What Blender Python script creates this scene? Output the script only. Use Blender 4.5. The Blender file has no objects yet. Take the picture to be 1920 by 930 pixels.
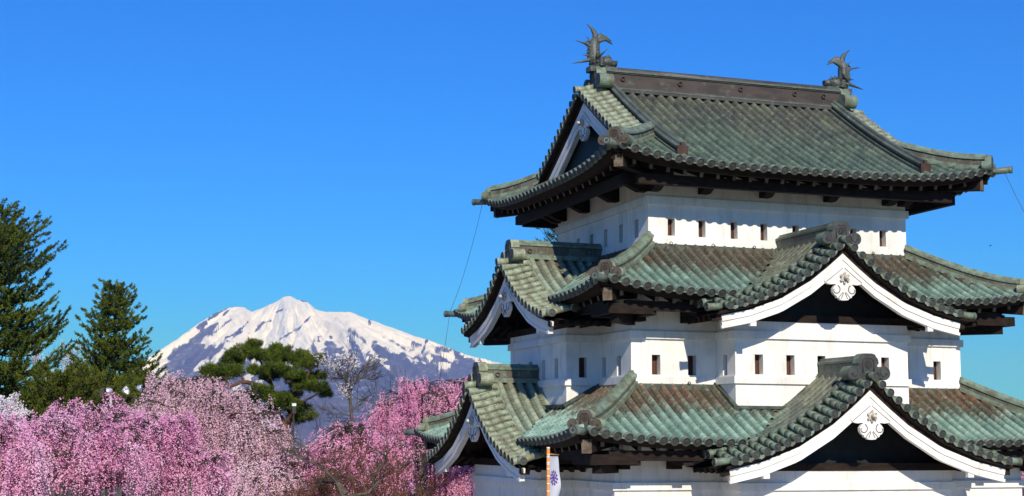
import bpy, bmesh, math, random
import numpy as np
from mathutils import Vector, Matrix
R_ = math.radians
scene = bpy.context.scene
COL = scene.collection

# ------------------------------------------------------------------ camera
CAM = Vector((-18.69, -36.155, 0.0))
YAW, PIT, ROL, FPX = R_(19.331), R_(7.142), R_(0.202), 2864.16
FWD = Vector((math.sin(YAW)*math.cos(PIT), math.cos(YAW)*math.cos(PIT), math.sin(PIT)))
_r = Vector((math.cos(YAW), -math.sin(YAW), 0)); _u = _r.cross(FWD)
RGT = _r*math.cos(ROL) + _u*math.sin(ROL); UPV = -_r*math.sin(ROL) + _u*math.cos(ROL)
cd = bpy.data.cameras.new('camera'); cam = bpy.data.objects.new('camera', cd); COL.objects.link(cam)
cd.sensor_width = 36.0; cd.lens = FPX/1920*36; cd.clip_start = 0.5; cd.clip_end = 90000
M = Matrix((RGT, UPV, -FWD)).transposed().to_4x4(); M.translation = CAM
cam.matrix_world = M
scene.camera = cam
def at(u, v, dist):
    """world point seen at photo pixel u,v at a horizontal distance from the camera"""
    d = FWD*FPX + RGT*(u-960) - UPV*(v-465)
    k = dist/math.hypot(d.x, d.y)
    return CAM + d*k

# ------------------------------------------------------------------ light
SUN_DIR = Vector((0.118, 0.843, -0.525)).normalized()      # the way the light travels
SUN_EL = math.asin(-SUN_DIR.z); SUN_AZ = math.atan2(-SUN_DIR.x, -SUN_DIR.y)
w = bpy.data.worlds.new("World"); scene.world = w; w.use_nodes = True
nt = w.node_tree; nt.nodes.clear()
sky = nt.nodes.new('ShaderNodeTexSky'); sky.sky_type = 'NISHITA'; sky.sun_disc = False
sky.sun_elevation = SUN_EL; sky.sun_rotation = SUN_AZ
sky.altitude = 1000; sky.air_density = 1.0; sky.dust_density = 0.1; sky.ozone_density = 6.0
bg = nt.nodes.new('ShaderNodeBackground'); bg.inputs[1].default_value = 0.15
hs = nt.nodes.new('ShaderNodeMix'); hs.data_type = 'RGBA'; hs.blend_type = 'MULTIPLY'; hs.inputs[0].default_value = 1.0; hs.inputs[7].default_value = (.09, .485, 1.06, 1)   # photo taken through a polariser
wo = nt.nodes.new('ShaderNodeOutputWorld')
nt.links.new(sky.outputs[0], hs.inputs[6]); nt.links.new(hs.outputs[2], bg.inputs[0]); nt.links.new(bg.outputs[0], wo.inputs[0])
sd = bpy.data.lights.new('sun', 'SUN'); sd.energy = 4.6; sd.angle = R_(0.53); sd.color = (1.0, 0.955, 0.88)
so = bpy.data.objects.new('sun', sd); COL.objects.link(so)
so.rotation_euler = SUN_DIR.to_track_quat('-Z', 'Y').to_euler()
scene.view_settings.view_transform = 'Standard'; scene.view_settings.look = 'None'
scene.view_settings.exposure = 0.10; scene.view_settings.gamma = 1.0
scene.view_settings.use_curve_mapping = False

rng = np.random.default_rng(7); random.seed(7)

# ------------------------------------------------------------------ node helpers
class NT:
    def __init__(s, name):
        s.m = bpy.data.materials.new(name); s.m.use_nodes = True
        s.t = s.m.node_tree; s.t.nodes.clear()
        s.o = s.t.nodes.new('ShaderNodeOutputMaterial')
    def n(s, typ, **kw):
        nd = s.t.nodes.new(typ)
        for k, v in kw.items():
            if k.startswith('i_'):
                k2 = k[2:]; k2 = int(k2) if k2.isdigit() else k2
                if hasattr(v, 'is_output') or isinstance(v, bpy.types.NodeSocket): s.t.links.new(v, nd.inputs[k2])
                else: nd.inputs[k2].default_value = v
            else: setattr(nd, k, v)
        return nd
    def link(s, a, b): s.t.links.new(a, b)
    def math(s, op, a, b=0.0, clamp=False):
        nd = s.t.nodes.new('ShaderNodeMath'); nd.operation = op; nd.use_clamp = clamp
        for i, v in enumerate((a, b)):
            if isinstance(v, bpy.types.NodeSocket): s.t.links.new(v, nd.inputs[i])
            else: nd.inputs[i].default_value = v
        return nd.outputs[0]
    def noise(s, scale, vec=None, detail=4, rough=.55, out=0):
        nd = s.t.nodes.new('ShaderNodeTexNoise'); nd.inputs['Scale'].default_value = scale
        nd.inputs['Detail'].default_value = detail; nd.inputs['Roughness'].default_value = rough
        if vec is not None: s.t.links.new(vec, nd.inputs['Vector'])
        return nd.outputs[out]
    def mix(s, fac, a, b, blend='MIX'):
        nd = s.t.nodes.new('ShaderNodeMix'); nd.data_type = 'RGBA'; nd.blend_type = blend
        for idx, v in ((0, fac), (6, a), (7, b)):
            if isinstance(v, bpy.types.NodeSocket): s.t.links.new(v, nd.inputs[idx])
            else:
                nd.inputs[idx].default_value = v if idx == 0 else (*v, 1.0)
        return nd.outputs[2]
    def ramp(s, fac, lo, hi):
        nd = s.t.nodes.new('ShaderNodeMapRange'); nd.interpolation_type = 'SMOOTHSTEP'
        s.t.links.new(fac, nd.inputs[0]); nd.inputs[1].default_value = lo; nd.inputs[2].default_value = hi
        return nd.outputs[0]
    def obj(s): 
        return s.t.nodes.new('ShaderNodeNewGeometry').outputs['Position']
    def mapv(s, vec, scale):
        nd = s.t.nodes.new('ShaderNodeMapping'); s.t.links.new(vec, nd.inputs[0]); nd.inputs['Scale'].default_value = scale
        return nd.outputs[0]
    def bsdf(s, col, rough=.8, spec=.3, metal=0.0, bump=None, bstr=.3, bdist=.02):
        b = s.t.nodes.new('ShaderNodeBsdfPrincipled')
        if isinstance(col, bpy.types.NodeSocket): s.t.links.new(col, b.inputs['Base Color'])
        else: b.inputs['Base Color'].default_value = (*col, 1)
        if isinstance(rough, bpy.types.NodeSocket): s.t.links.new(rough, b.inputs['Roughness'])
        else: b.inputs['Roughness'].default_value = rough
        b.inputs['Specular IOR Level'].default_value = spec; b.inputs['Metallic'].default_value = metal
        if bump is not None:
            bp = s.t.nodes.new('ShaderNodeBump'); bp.inputs['Strength'].default_value = bstr; bp.inputs['Distance'].default_value = bdist
            s.t.links.new(bump, bp.inputs['Height']); s.t.links.new(bp.outputs[0], b.inputs['Normal'])
        s.t.links.new(b.outputs[0], s.o.inputs[0]); return b

def mat_plaster(name='plaster', base=(.87, .84, .79), grime=.50):
    t = NT(name); p = t.obj()
    n1 = t.noise(0.9, p, 6, .6); n2 = t.noise(1.0, t.mapv(p, (3.2, 3.2, .5)), 5, .6); n3 = t.noise(14, p, 3)
    f = t.math('MULTIPLY', t.ramp(n1, .46, .74), grime)
    c = t.mix(f, base, (.50, .47, .43))
    f2 = t.math('MULTIPLY', t.ramp(n2, .50, .74), grime*.8)
    c = t.mix(f2, c, (.46, .43, .40))
    n4 = t.noise(1.0, t.mapv(p, (9, 9, .7)), 4, .65); c = t.mix(t.math('MULTIPLY', t.ramp(n4, .54, .72), .30), c, (.40, .37, .34))
    cr = t.noise(2.2, p, 8, .8); cr = t.math('ABSOLUTE', t.math('SUBTRACT', cr, .5)); c = t.mix(t.math('MULTIPLY', t.math('SUBTRACT', 1.0, t.ramp(cr, .0, .006)), .35), c, (.35, .32, .29))
    c = t.mix(t.math('MULTIPLY', n3, .14), c, (.6, .58, .55))
    t.bsdf(c, .85, .2, bump=t.noise(25, p, 3), bstr=.12, bdist=.01); return t.m

def mat_tiles(name, brown1, brown2, green1, green2, thr, soft, rowrand=.35, pale=None):
    """patinated copper tiles: attribute tv = (column, course, down slope), tw = (across, along, is roll)"""
    t = NT(name); p = t.obj()
    a = t.n('ShaderNodeAttribute', attribute_name='tv'); b = t.n('ShaderNodeAttribute', attribute_name='tw')
    sx = t.n('ShaderNodeSeparateXYZ'); t.link(a.outputs['Vector'], sx.inputs[0])
    sw = t.n('ShaderNodeSeparateXYZ'); t.link(b.outputs['Vector'], sw.inputs[0])
    cb = t.n('ShaderNodeCombineXYZ'); t.link(sx.outputs[0], cb.inputs[0]); t.link(sx.outputs[1], cb.inputs[1])
    wn = t.n('ShaderNodeTexWhiteNoise', noise_dimensions='3D'); t.link(cb.outputs[0], wn.inputs['Vector'])
    cb2 = t.n('ShaderNodeCombineXYZ'); t.link(sx.outputs[0], cb2.inputs[0])
    wc = t.n('ShaderNodeTexWhiteNoise', noise_dimensions='3D'); t.link(cb2.outputs[0], wc.inputs['Vector'])
    st = t.noise(1.0, t.mapv(b.outputs['Vector'], (2.2, .55, 0)), 4, .6)
    n1 = t.noise(1.1, p, 6, .62); n2 = t.noise(9, p, 4, .6); n3 = t.noise(40, p, 3, .6)
    d = t.math('ADD', sx.outputs[2], t.math('MULTIPLY', t.math('SUBTRACT', st, .5), .9))
    d = t.math('ADD', d, t.math('MULTIPLY', t.math('SUBTRACT', n1, .5), .5))
    d = t.math('ADD', d, t.math('MULTIPLY', t.math('SUBTRACT', wc.outputs[0], .5), .16))
    d = t.math('ADD', d, t.math('MULTIPLY', t.math('SUBTRACT', wn.outputs[0], .5), .10))
    f = t.ramp(d, thr-soft, thr+soft)
    br = t.mix(t.ramp(n1, .38, .62), brown1, brown2)
    gr = t.mix(t.ramp(t.noise(2.3, p, 5, .65), .36, .64), green1, green2)
    c = t.mix(f, br, gr)
    if pale is not None:
        c = t.mix(t.math('MULTIPLY', t.ramp(n2, .52, .74), .55), c, pale)
    # pale run-off lines where roll meets pan
    rm = t.math('MULTIPLY', t.ramp(sw.outputs[2], .30, .52), t.math('SUBTRACT', 1.0, t.ramp(sw.outputs[2], .62, .86)))
    rm = t.math('MULTIPLY', rm, t.ramp(t.noise(1.0, t.mapv(b.outputs['Vector'], (3.1, .5, 0)), 3, .6), .40, .62))
    c = t.mix(t.math('MULTIPLY', rm, .62), c, pale if pale is not None else (.25, .3, .22))
    k = t.math('ADD', t.math('MULTIPLY', wn.outputs[0], rowrand), 1-rowrand*.55)
    k = t.math('MULTIPLY', k, t.math('ADD', t.math('MULTIPLY', n3, .5), .75))
    # dirt at each lapped joint; pans darkened by dirt and painted-in shade
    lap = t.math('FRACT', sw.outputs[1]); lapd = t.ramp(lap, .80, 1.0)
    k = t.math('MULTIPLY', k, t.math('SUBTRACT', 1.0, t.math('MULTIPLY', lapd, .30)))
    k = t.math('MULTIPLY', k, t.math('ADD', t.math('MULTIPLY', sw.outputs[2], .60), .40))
    g = t.n('ShaderNodeCombineXYZ'); 
    for i in range(3): t.link(k, g.inputs[i])
    c = t.mix(1.0, c, g.outputs[0], 'MULTIPLY')
    t.bsdf(c, .55, .4, bump=n2, bstr=.25, bdist=.02); return t.m

def mat_noise(name, c1, c2, scale=3, rough=.7, spec=.3, stretch=(1, 1, 1), c3=None, metal=0.0, lo=.35, hi=.65, bstr=.2):
    t = NT(name); p = t.obj()
    n = t.noise(scale, t.mapv(p, stretch), 5, .6); c = t.mix(t.ramp(n, lo, hi), c1, c2)
    if c3 is not None: c = t.mix(t.math('MULTIPLY', t.ramp(t.noise(scale*2.7, p, 4, .6), .55, .72), .8), c, c3)
    c = t.mix(t.math('MULTIPLY', t.noise(scale*9, p, 3), .35), c, tuple(x*.55 for x in c1))
    t.bsdf(c, rough, spec, metal, bump=t.noise(scale*6, p, 3), bstr=bstr, bdist=.01); return t.m

def mat_leaf(name, cols, transl=.25, rough=.7, spec=.15):
    """foliage or petals: colour picked by the per-face attribute tint (0..1)"""
    t = NT(name); a = t.n('ShaderNodeAttribute', attribute_name='tint')
    r = t.n('ShaderNodeValToRGB'); t.link(a.outputs['Fac'], r.inputs[0])
    els = r.color_ramp.elements
    for i, c in enumerate(cols):
        x = i/(len(cols)-1)
        e = els[0] if i == 0 else (els[-1] if i == len(cols)-1 else els.new(x))
        e.position = x; e.color = (*c, 1)
    b = t.bsdf(r.outputs[0], rough, spec)
    tr = t.n('ShaderNodeBsdfTranslucent'); t.link(r.outputs[0], tr.inputs[0])
    mx = t.n('ShaderNodeMixShader'); mx.inputs[0].default_value = transl
    t.link(b.outputs[0], mx.inputs[1]); t.link(tr.outputs[0], mx.inputs[2]); t.link(mx.outputs[0], t.o.inputs[0])
    return t.m

M_ = {}
M_['plaster'] = mat_plaster(); M_['trim'] = mat_plaster('white_board', (.87, .84, .79), .5)
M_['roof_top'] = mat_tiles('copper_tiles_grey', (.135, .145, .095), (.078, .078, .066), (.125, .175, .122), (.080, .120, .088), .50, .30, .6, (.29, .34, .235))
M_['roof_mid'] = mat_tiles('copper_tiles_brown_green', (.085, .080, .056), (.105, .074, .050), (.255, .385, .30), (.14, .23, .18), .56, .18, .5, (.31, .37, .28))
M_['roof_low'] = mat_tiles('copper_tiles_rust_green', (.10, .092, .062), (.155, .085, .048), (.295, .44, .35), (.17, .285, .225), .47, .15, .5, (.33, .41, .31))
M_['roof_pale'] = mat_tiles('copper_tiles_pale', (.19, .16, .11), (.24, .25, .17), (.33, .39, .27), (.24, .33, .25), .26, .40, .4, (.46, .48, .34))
M_['verge'] = mat_noise('copper_verge_tiles', (.13, .135, .09), (.21, .30, .225), 4.6, .55, .4, c3=(.09, .07, .045))
M_['verge_pale'] = mat_noise('copper_verge_pale', (.20, .20, .135), (.36, .43, .30), 5.5, .55, .4, c3=(.12, .095, .06))
M_['ridge'] = mat_noise('copper_ridge', (.075, .085, .07), (.12, .15, .12), 2.0, .55, .4, c3=(.20, .28, .22))
M_['ridge_brown'] = mat_noise('brown_ridge_panels', (.042, .030, .024), (.070, .052, .043), 1.6, .55, .4, stretch=(1, 1, 4), c3=(.10, .12, .10))
M_['end_plate'] = mat_noise('rusted_end_plate', (.045, .024, .017), (.075, .038, .026), 6, .6, .3)
M_['ridge_dark2'] = mat_noise('dark_brown_ridge_cap', (.045, .038, .032), (.085, .085, .072), 2.5, .5, .45, stretch=(.4, 1, 1), c3=(.15, .15, .13))
M_['ridge_dark'] = mat_noise('dark_ridge_side', (.028, .034, .028), (.06, .075, .06), 2.5, .55, .4, stretch=(1, 1, .4), c3=(.13, .17, .13))
M_['hip'] = mat_noise('copper_hip_ridge', (.085, .072, .052), (.13, .135, .10), 2.2, .55, .4, stretch=(1, 1, .6), c3=(.22, .30, .235), lo=.42, hi=.58)
M_['cap'] = mat_noise('copper_round_ends', (.11, .13, .105), (.17, .22, .18), 4, .5, .45)
M_['face'] = mat_noise('dark_bronze', (.038, .040, .038), (.072, .078, .07), 5, .5, .45)
M_['hip_face'] = mat_noise('brown_plaque', (.085, .068, .048), (.125, .10, .072), 5, .5, .4)
M_['flash'] = mat_noise('copper_flashing', (.05, .055, .045), (.10, .14, .11), 3, .6, .35)
M_['wood'] = mat_noise('dark_timber', (.012, .007, .005), (.028, .016, .011), 4, .75, .2, stretch=(1, 1, 3))
M_['wood_end'] = mat_noise('weathered_timber_end', (.12, .09, .06), (.22, .18, .13), 6, .8, .2)
M_['shutter'] = mat_noise('red_brown_shutter', (.075, .030, .018), (.12, .048, .028), 6, .7, .25, stretch=(1, 1, .3))
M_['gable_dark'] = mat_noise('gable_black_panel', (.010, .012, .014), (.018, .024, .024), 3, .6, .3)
M_['stone'] = mat_noise('stone_base', (.20, .19, .17), (.33, .31, .28), 1.2, .9, .2)
M_['iron'] = mat_noise('dark_iron', (.03, .028, .027), (.06, .04, .03), 8, .5, .4)
M_['groove_shade'] = mat_noise('painted_groove_shade', (.10, .085, .07), (.16, .14, .12), 8, .9, .1)  # dark colour that paints the shade inside the pendants' carved lines
M_['boss'] = mat_noise('weathered_boss', (.50, .44, .34), (.70, .66, .58), 14, .8, .2, c3=(.16, .10, .05))

# ------------------------------------------------------------------ mesh helpers
class MB:
    def __init__(s): s.v = []; s.f = []; s.mi = []; s.sm = []; s.tv = []; s.tw = []; s.att = False
    def add(s, vs, fs, mi=0, smooth=False):
        o = len(s.v); s.v.extend(tuple(v) for v in vs)
        for f in fs: s.f.append(tuple(i+o for i in f)); s.mi.append(mi); s.sm.append(smooth)
        if s.att:
            s.tv.extend([(0, 0, .9)]*len(vs)); s.tw.extend([(0, .2, 1)]*len(vs))
    def grid(s, rows, mi=0, smooth=False, tv=None, tw=None, keep=None):
        """rows: list of equal-length point rows"""
        o = len(s.v); m = len(rows[0])
        for r in rows: s.v.extend(tuple(p) for p in r)
        if s.att:
            n = len(rows)*m
            s.tv.extend(tv if tv else [(0, 0, .9)]*n); s.tw.extend(tw if tw else [(0, .2, 1)]*n)
        for i in range(len(rows)-1):
            for j in range(m-1):
                if keep is not None and not keep(i, j): continue
                a = o+i*m+j
                s.f.append((a, a+1, a+m+1, a+m)); s.mi.append(mi); s.sm.append(smooth)
    def box(s, c, h, fr=None, mi=0, ax=None):
        """box centre c, half sizes h; ax optional 3 axis vectors; fr maps local to world"""
        c = Vector(c); ax = ax or (Vector((1, 0, 0)), Vector((0, 1, 0)), Vector((0, 0, 1)))
        vs = []
        for k in (-1, 1):
            for j in (-1, 1):
                for i in (-1, 1):
                    p = c + ax[0]*(i*h[0]) + ax[1]*(j*h[1]) + ax[2]*(k*h[2])
                    vs.append(fr(*p) if fr else p)
        s.add(vs, [(2, 3, 1, 0), (5, 7, 6, 4), (1, 5, 4, 0), (6, 7, 3, 2), (4, 6, 2, 0), (3, 7, 5, 1)], mi)
    def tube(s, pts, rad, n=8, mi=0, smooth=True, cap=True, flat=1.0):
        pts = [Vector(p) for p in pts]; k = len(pts)
        if not hasattr(rad, '__len__'): rad = [rad]*k
        rows = []; up = Vector((0, 0, 1)); prev = None
        for i in range(k):
            t = (pts[min(i+1, k-1)]-pts[max(i-1, 0)])
            if t.length < 1e-9: t = Vector((0, 0, 1))
            t.normalize()
            if prev is None:
                a = t.cross(up if abs(t.z) < .95 else Vector((1, 0, 0))).normalized()
            else:
                a = (prev - t*prev.dot(t)); a = a.normalized() if a.length > 1e-6 else t.orthogonal().normalized()
            prev = a; b = t.cross(a)
            rows.append([pts[i] + (a*math.cos(2*math.pi*j/n) + b*math.sin(2*math.pi*j/n)*flat)*rad[i] for j in range(n)])
        o = len(s.v)
        for r in rows: s.v.extend(tuple(p) for p in r)
        if s.att: s.tv.extend([(0, 0, .9)]*(k*n)); s.tw.extend([(0, .2, 1)]*(k*n))
        for i in range(k-1):
            for j in range(n):
                a = o+i*n+j; b2 = o+i*n+(j+1) % n
                s.f.append((a, b2, b2+n, a+n)); s.mi.append(mi); s.sm.append(smooth)
        if cap:
            s.f.append(tuple(o+j for j in range(n))[::-1]); s.mi.append(mi); s.sm.append(False)
            s.f.append(tuple(o+(k-1)*n+j for j in range(n))); s.mi.append(mi); s.sm.append(False)
    def disc(s, c, ax, r, depth, n=12, mi=0, mi2=None):
        """round tile end: short drum with a rim, a sunk field and a small boss; ax points outward"""
        mi2 = mi if mi2 is None else mi2
        c = Vector(c); ax = Vector(ax).normalized()
        a = ax.cross(Vector((0, 0, 1)));
        a = a.normalized() if a.length > 1e-3 else Vector((1, 0, 0)); b = ax.cross(a)
        prof = [(r, -depth), (r, 0), (r*.80, 0), (r*.76, -.012), (r*.42, -.012), (r*.36, 0), (0.001, .002)]
        rows = [[c + ax*h + (a*math.cos(2*math.pi*j/n)+b*math.sin(2*math.pi*j/n))*q for j in range(n)] for q, h in prof]
        o = len(s.v)
        for rw in rows: s.v.extend(tuple(p) for p in rw)
        if s.att: s.tv.extend([(0, 0, .9)]*(len(prof)*n)); s.tw.extend([(0, .2, 1)]*(len(prof)*n))
        for i in range(len(prof)-1):
            for j in range(n):
                p = o+i*n+j; q = o+i*n+(j+1) % n
                s.f.append((p, q, q+n, p+n)); s.mi.append(mi if i < 1 else mi2); s.sm.append(i == 0)
    def prism(s, poly, f0, f1, mi=0, mc=None):
        """poly 2D list; f0,f1 functions (a,b)->world for the two faces"""
        n = len(poly); vs = [f0(*p) for p in poly]+[f1(*p) for p in poly]
        s.add(vs, [tuple(range(n))[::-1]]+[(i, (i+1) % n, n+(i+1) % n, n+i) for i in range(n)], mi)
        s.add(vs[n:], [tuple(range(n))], mi if mc is None else mc)
    def build(s, name, mats, parent=None, loc=None):
        me = bpy.data.meshes.new(name); me.from_pydata(s.v, [], s.f)
        mats = mats if isinstance(mats, (list, tuple)) else [mats]
        for m in mats: me.materials.append(m)
        if len(mats) > 1: me.polygons.foreach_set('material_index', np.array(s.mi, dtype=np.int32))
        me.polygons.foreach_set('use_smooth', np.array(s.sm, dtype=bool))
        if s.att:
            for nm, d in (('tv', s.tv), ('tw', s.tw)):
                at_ = me.attributes.new(nm, 'FLOAT_VECTOR', 'POINT'); at_.data.foreach_set('vector', np.array(d, dtype=np.float32).ravel())
        me.update()
        o = bpy.data.objects.new(name, me); COL.objects.link(o)
        if loc is not None:
            L = Vector(loc); me.transform(Matrix.Translation(-L)); o.location = L
        if parent is not None:
            o.parent = parent; o.matrix_parent_inverse = Matrix.Translation(-world_loc(parent))
        return o
def world_loc(o):
    return Vector(o['_wl']) if '_wl' in o else Vector((0, 0, 0))
def empty(name, loc, label, cat, group=None):
    o = bpy.data.objects.new(name, None); COL.objects.link(o); o.location = loc; o['_wl'] = tuple(loc); o.empty_display_size = .3
    return tag(o, label, cat, group)
def tag(o, label=None, cat=None, group=None, kind=None):
    for k, v in (('label', label), ('category', cat), ('group', group), ('kind', kind)):
        if v: o[k] = v
    return o
def subparent(o, parent): o.parent = parent; return o

def interp(xs, ys, x):
    return float(np.interp(x, xs, ys))

# ================================================================== THE CASTLE TOWER
GZ = -4.8
castle = empty('castle_tower', (0, 0, GZ), 'three storey white castle tower with green copper tiled roofs and white gables', 'castle')
F_front = lambda s, t, z: Vector((s, -t, z))
F_left = lambda s, t, z: Vector((-t, s, z))
F_right = lambda s, t, z: Vector((t, s, z))
F_back = lambda s, t, z: Vector((s, t, z))
def hip_frame(sx, sy, px, py):
    d = Vector((sx, sy, 0)).normalized(); l = Vector((-d.y, d.x, 0)); P0 = Vector((px, py, 0))
    return lambda s, t, z: P0 + l*s + d*t + Vector((0, 0, z))

A3, B3 = 3.6, 3.0
A2, B2 = 4.468, 3.909
A1, B1 = 5.35, 4.963
def prof(v, c=.15): return v + c*v*(1-v)
ROOFS = {   # wall half sizes above, eave half sizes, top z, eave pan z, lift, power
    2: dict(a=A3, b=B3, ex=5.84, ey=5.37, zt=4.60, ze=3.25, lift=.32, p=5.2, wa=A2, wb=B2, pitch=.262, mat='roof_mid', c=.18),
    1: dict(a=A2, b=B2, ex=6.72, ey=6.29, zt=1.22, ze=-.09, lift=.31, p=5.5, wa=A1, wb=B1, pitch=.266, mat='roof_low', c=.18)}
def zroof(r, s, E, w, W):
    v = max(0, min(1.05, w/W))
    return r['zt'] - (r['zt']-r['ze'])*prof(v, r['c']) + r['lift']*(min(1.0, abs(s)/E))**r['p']*v**1.6
EX3, EY3 = 5.25, 4.66
def z3(s, E, y):
    """top roof: height at y metres from the ridge line (front slope measure)"""
    v = y/EY3
    return 9.05 - (9.05-6.31)*prof(v, .15) + .42*(min(1, abs(s)/E))**3.8*max(0, (v-.3)/.7)**1.8

# gable curves -----------------------------------------------------
TT = [0, .12, .26, .5, .75, 1.0, 1.3]; DD = [0, .20, .415, .695, .88, 1.0, 1.10]
GAB = {
    'g2': dict(fr=F_front, tf=5.794, tb=3.0, twall=4.87, w=3.25, z0=4.56, drop=1.66, zr=(4.62, 5.0), bw=2.299, zwt=2.72, tier=2),
    'g1': dict(fr=F_front, tf=6.785, tb=4.86, twall=5.84, w=3.62, z0=1.40, drop=1.88, zr=(1.45, 1.86), bw=2.744, zwt=-.68, tier=1),
    'h2': dict(fr=F_left, tf=6.134, tb=3.6, twall=5.33, w=3.10, z0=4.43, drop=1.55, zr=(4.55, 4.98), bw=2.024, zwt=2.66, tier=2),
    'h1': dict(fr=F_left, tf=6.973, tb=5.32, twall=6.157, w=3.50, z0=1.32, drop=1.82, zr=(1.43, 1.84), bw=2.469, zwt=-.66, tier=1)}
def Vz(g, s): return g['z0'] - g['drop']*interp(TT, DD, abs(s)/g['w'])
def Fz(g, s): return Vz(g, s) + .20          # field of the gable roof stands above the dropped verge
def cut_by(gs):
    """skip main-roof faces that lie under a gable roof"""
    def f(s, t, z, fr):
        p = fr(s, t, z)
        for g in gs:
            if g['fr'] is F_front: ss, ti = p.x, -p.y
            else: ss, ti = p.y, -p.x
            if ti > g['tb']-.4 and ti < g['tf']+.6 and abs(ss) < g['w']+.2 and z < Fz(g, ss)-.02 and ti > abs(0): return True
        return False
    return f

ROLL = [(math.cos(th)*.080, .008+.104*math.sin(th)) for th in [math.pi*k/7 for k in range(8)]]
RZ = [.62, .80, .95, 1, 1, .95, .80, .62]
def tile_field(mb, fr, P, cols, pitch, seg, W, cut, mi_t=0, cid0=0, wtot=None, ends=True, mi_cap=1, mi_face=2, verge_w=None):
    """cols: list of (s, w0); P(s,w)->(t,z). Rolls run down the slope, w grows outwards."""
    mb.att = True
    for ci, (s, w0, w1) in enumerate(cols):
        cid = cid0+ci
        n = max(1, int(round((w1-w0)/seg)))
        for k in range(n):
            wa = w0+(w1-w0)*k/n; wb = w0+(w1-w0)*(k+1)/n + .012
            ta, za = P(s, wa); tb_, zb = P(s, wb)
            if cut and cut(s, (ta+tb_)/2, (za+zb)/2, fr): continue
            da, db = wa/(wtot or W), wb/(wtot or W)
            kk = k
            # roll
            rows = []; 
            for (t, z, up) in ((ta, za, 0.0), (tb_, zb, .006)):
                rows.append([fr(s+du, t, z+h+up) for du, h in ROLL])
            tv = [(cid, kk, da)]*8+[(cid, kk, db)]*8
            tw = [(s+du, q_, RZ[i_]) for q_ in (0.0, .999) for i_, (du, h) in enumerate(ROLL)]
            mb.grid(rows, mi_t, True, tv, tw)
            # lip of the roll lap
            rows = [[fr(s+du, tb_, zb+h+.006) for du, h in ROLL], [fr(s+du*.9, tb_, zb+h-.02) for du, h in ROLL]]
            mb.grid(rows, mi_t, False, [(cid, kk, db)]*16, [(s, .999, 1)]*16)
            # pan to the right of this roll, in two shorter courses
            for q in range(2):
                wq0 = wa+(wb-wa)*q/2; wq1 = wa+(wb-wa)*(q+1)/2
                rows = []
                for (wq, up) in ((wq0, 0.0), (wq1, .008)):
                    row = []
                    for du, h in ((.07, .02), (pitch/2, -.006), (pitch-.07, .02)):
                        t, z = P(s+du, wq); row.append(fr(s+du, t, z+h+up))
                    rows.append(row)
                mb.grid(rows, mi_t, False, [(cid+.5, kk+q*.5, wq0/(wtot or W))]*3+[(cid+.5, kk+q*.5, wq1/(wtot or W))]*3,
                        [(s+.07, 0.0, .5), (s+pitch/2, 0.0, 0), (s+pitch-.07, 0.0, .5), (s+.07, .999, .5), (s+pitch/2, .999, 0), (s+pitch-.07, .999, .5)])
        if ends:
            t, z = P(s, w1)
            if not (cut and cut(s, t, z, fr)):
                t0, z0_ = P(s, w1-.2)
                o = fr(s, t, z); d = o-fr(s, t0, z0_)
                mb.disc(fr(s, t+.04, z+.022), d, .102, .10, 12, mi_cap, mi_face)
                # curved pan lip between round ends
                rows = [[], []]
                for du in (.05, .09, pitch/2, pitch-.09, pitch-.05):
                    tt, zz = P(s+du, w1); sag = .03*math.sin(math.pi*(du/pitch))
                    rows[0].append(fr(s+du, tt+.01, zz+.02)); rows[1].append(fr(s+du, tt+.012, zz-.004-sag*.4))
                mb.grid(rows, mi_cap, True)

def eave_timber(mb, fr, s0, s1, E, zed, lift, p, t_e, t_w, cut=None, beam_z=None, mi=0, mi_end=1, pitch=.43, hipfn=None):
    """fascia, soffit, rafters, beam under one eave. zed = z of pans at the eave mid; zf(s) adds corner lift"""
    L = lambda s, t=None: lift*(min(1, abs(s)/E))**p
    def ok(s): return not (cut and cut(s, t_e, zed+L(s), fr))
    N = int((s1-s0)/.22)+1; ss = [s0+(s1-s0)*i/N for i in range(N+1)]
    tin = lambda s: max(t_w, t_e-(E-abs(s))) if True else t_w
    for a, b in zip(ss[:-1], ss[1:]):
        m = (a+b)/2
        if not ok(m): continue
        # fascia
        mb.grid([[fr(x, t_e-.13, zed+L(x)+.01) for x in (a, b)], [fr(x, t_e-.24, zed+L(x)-.13) for x in (a, b)], [fr(x, t_e-.34, zed+L(x)-.13) for x in (a, b)], [fr(x, t_e-.34, zed+L(x)-.12) for x in (a, b)]], mi)
        # soffit boards
        rows = []
        for k in range(4):
            row = []
            for x in (a, b):
                ti = tin(x); t0_ = t_e-.3; t = t0_-(t0_-min(ti, t0_))*k/3
                row.append(fr(x, t, zed-.09+L(x)*(1-.55*k/3)+.36*(t0_-t)))
            rows.append(row)
        mb.grid(rows, mi)
        rows = []
    n = int((s1-s0)/pitch); off = (s1-s0-n*pitch)/2
    for i in range(n+1):
        s = s0+off+i*pitch
        if not ok(s): continue
        ti = tin(s)
        if t_e-.4-ti < .15: continue
        te = t_e-.40
        za = zed-.17+L(s); zb = zed-.17+L(s)*.45+.36*(te-ti)
        c = Vector((s, (te+ti)/2, (za+zb)/2)); d = Vector((0, te-ti, za-zb)); hl = d.length/2; d.normalize()
        up = Vector((1, 0, 0)).cross(d).normalized()
        if up.z < 0: up = -up
        mb.box(c, (.045, hl, .06), fr, mi, (Vector((1, 0, 0)), d, up))
        ec = c + d*(hl+.004)
        mb.box(ec, (.042, .004, .055), fr, mi_end, (Vector((1, 0, 0)), d, up))

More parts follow.
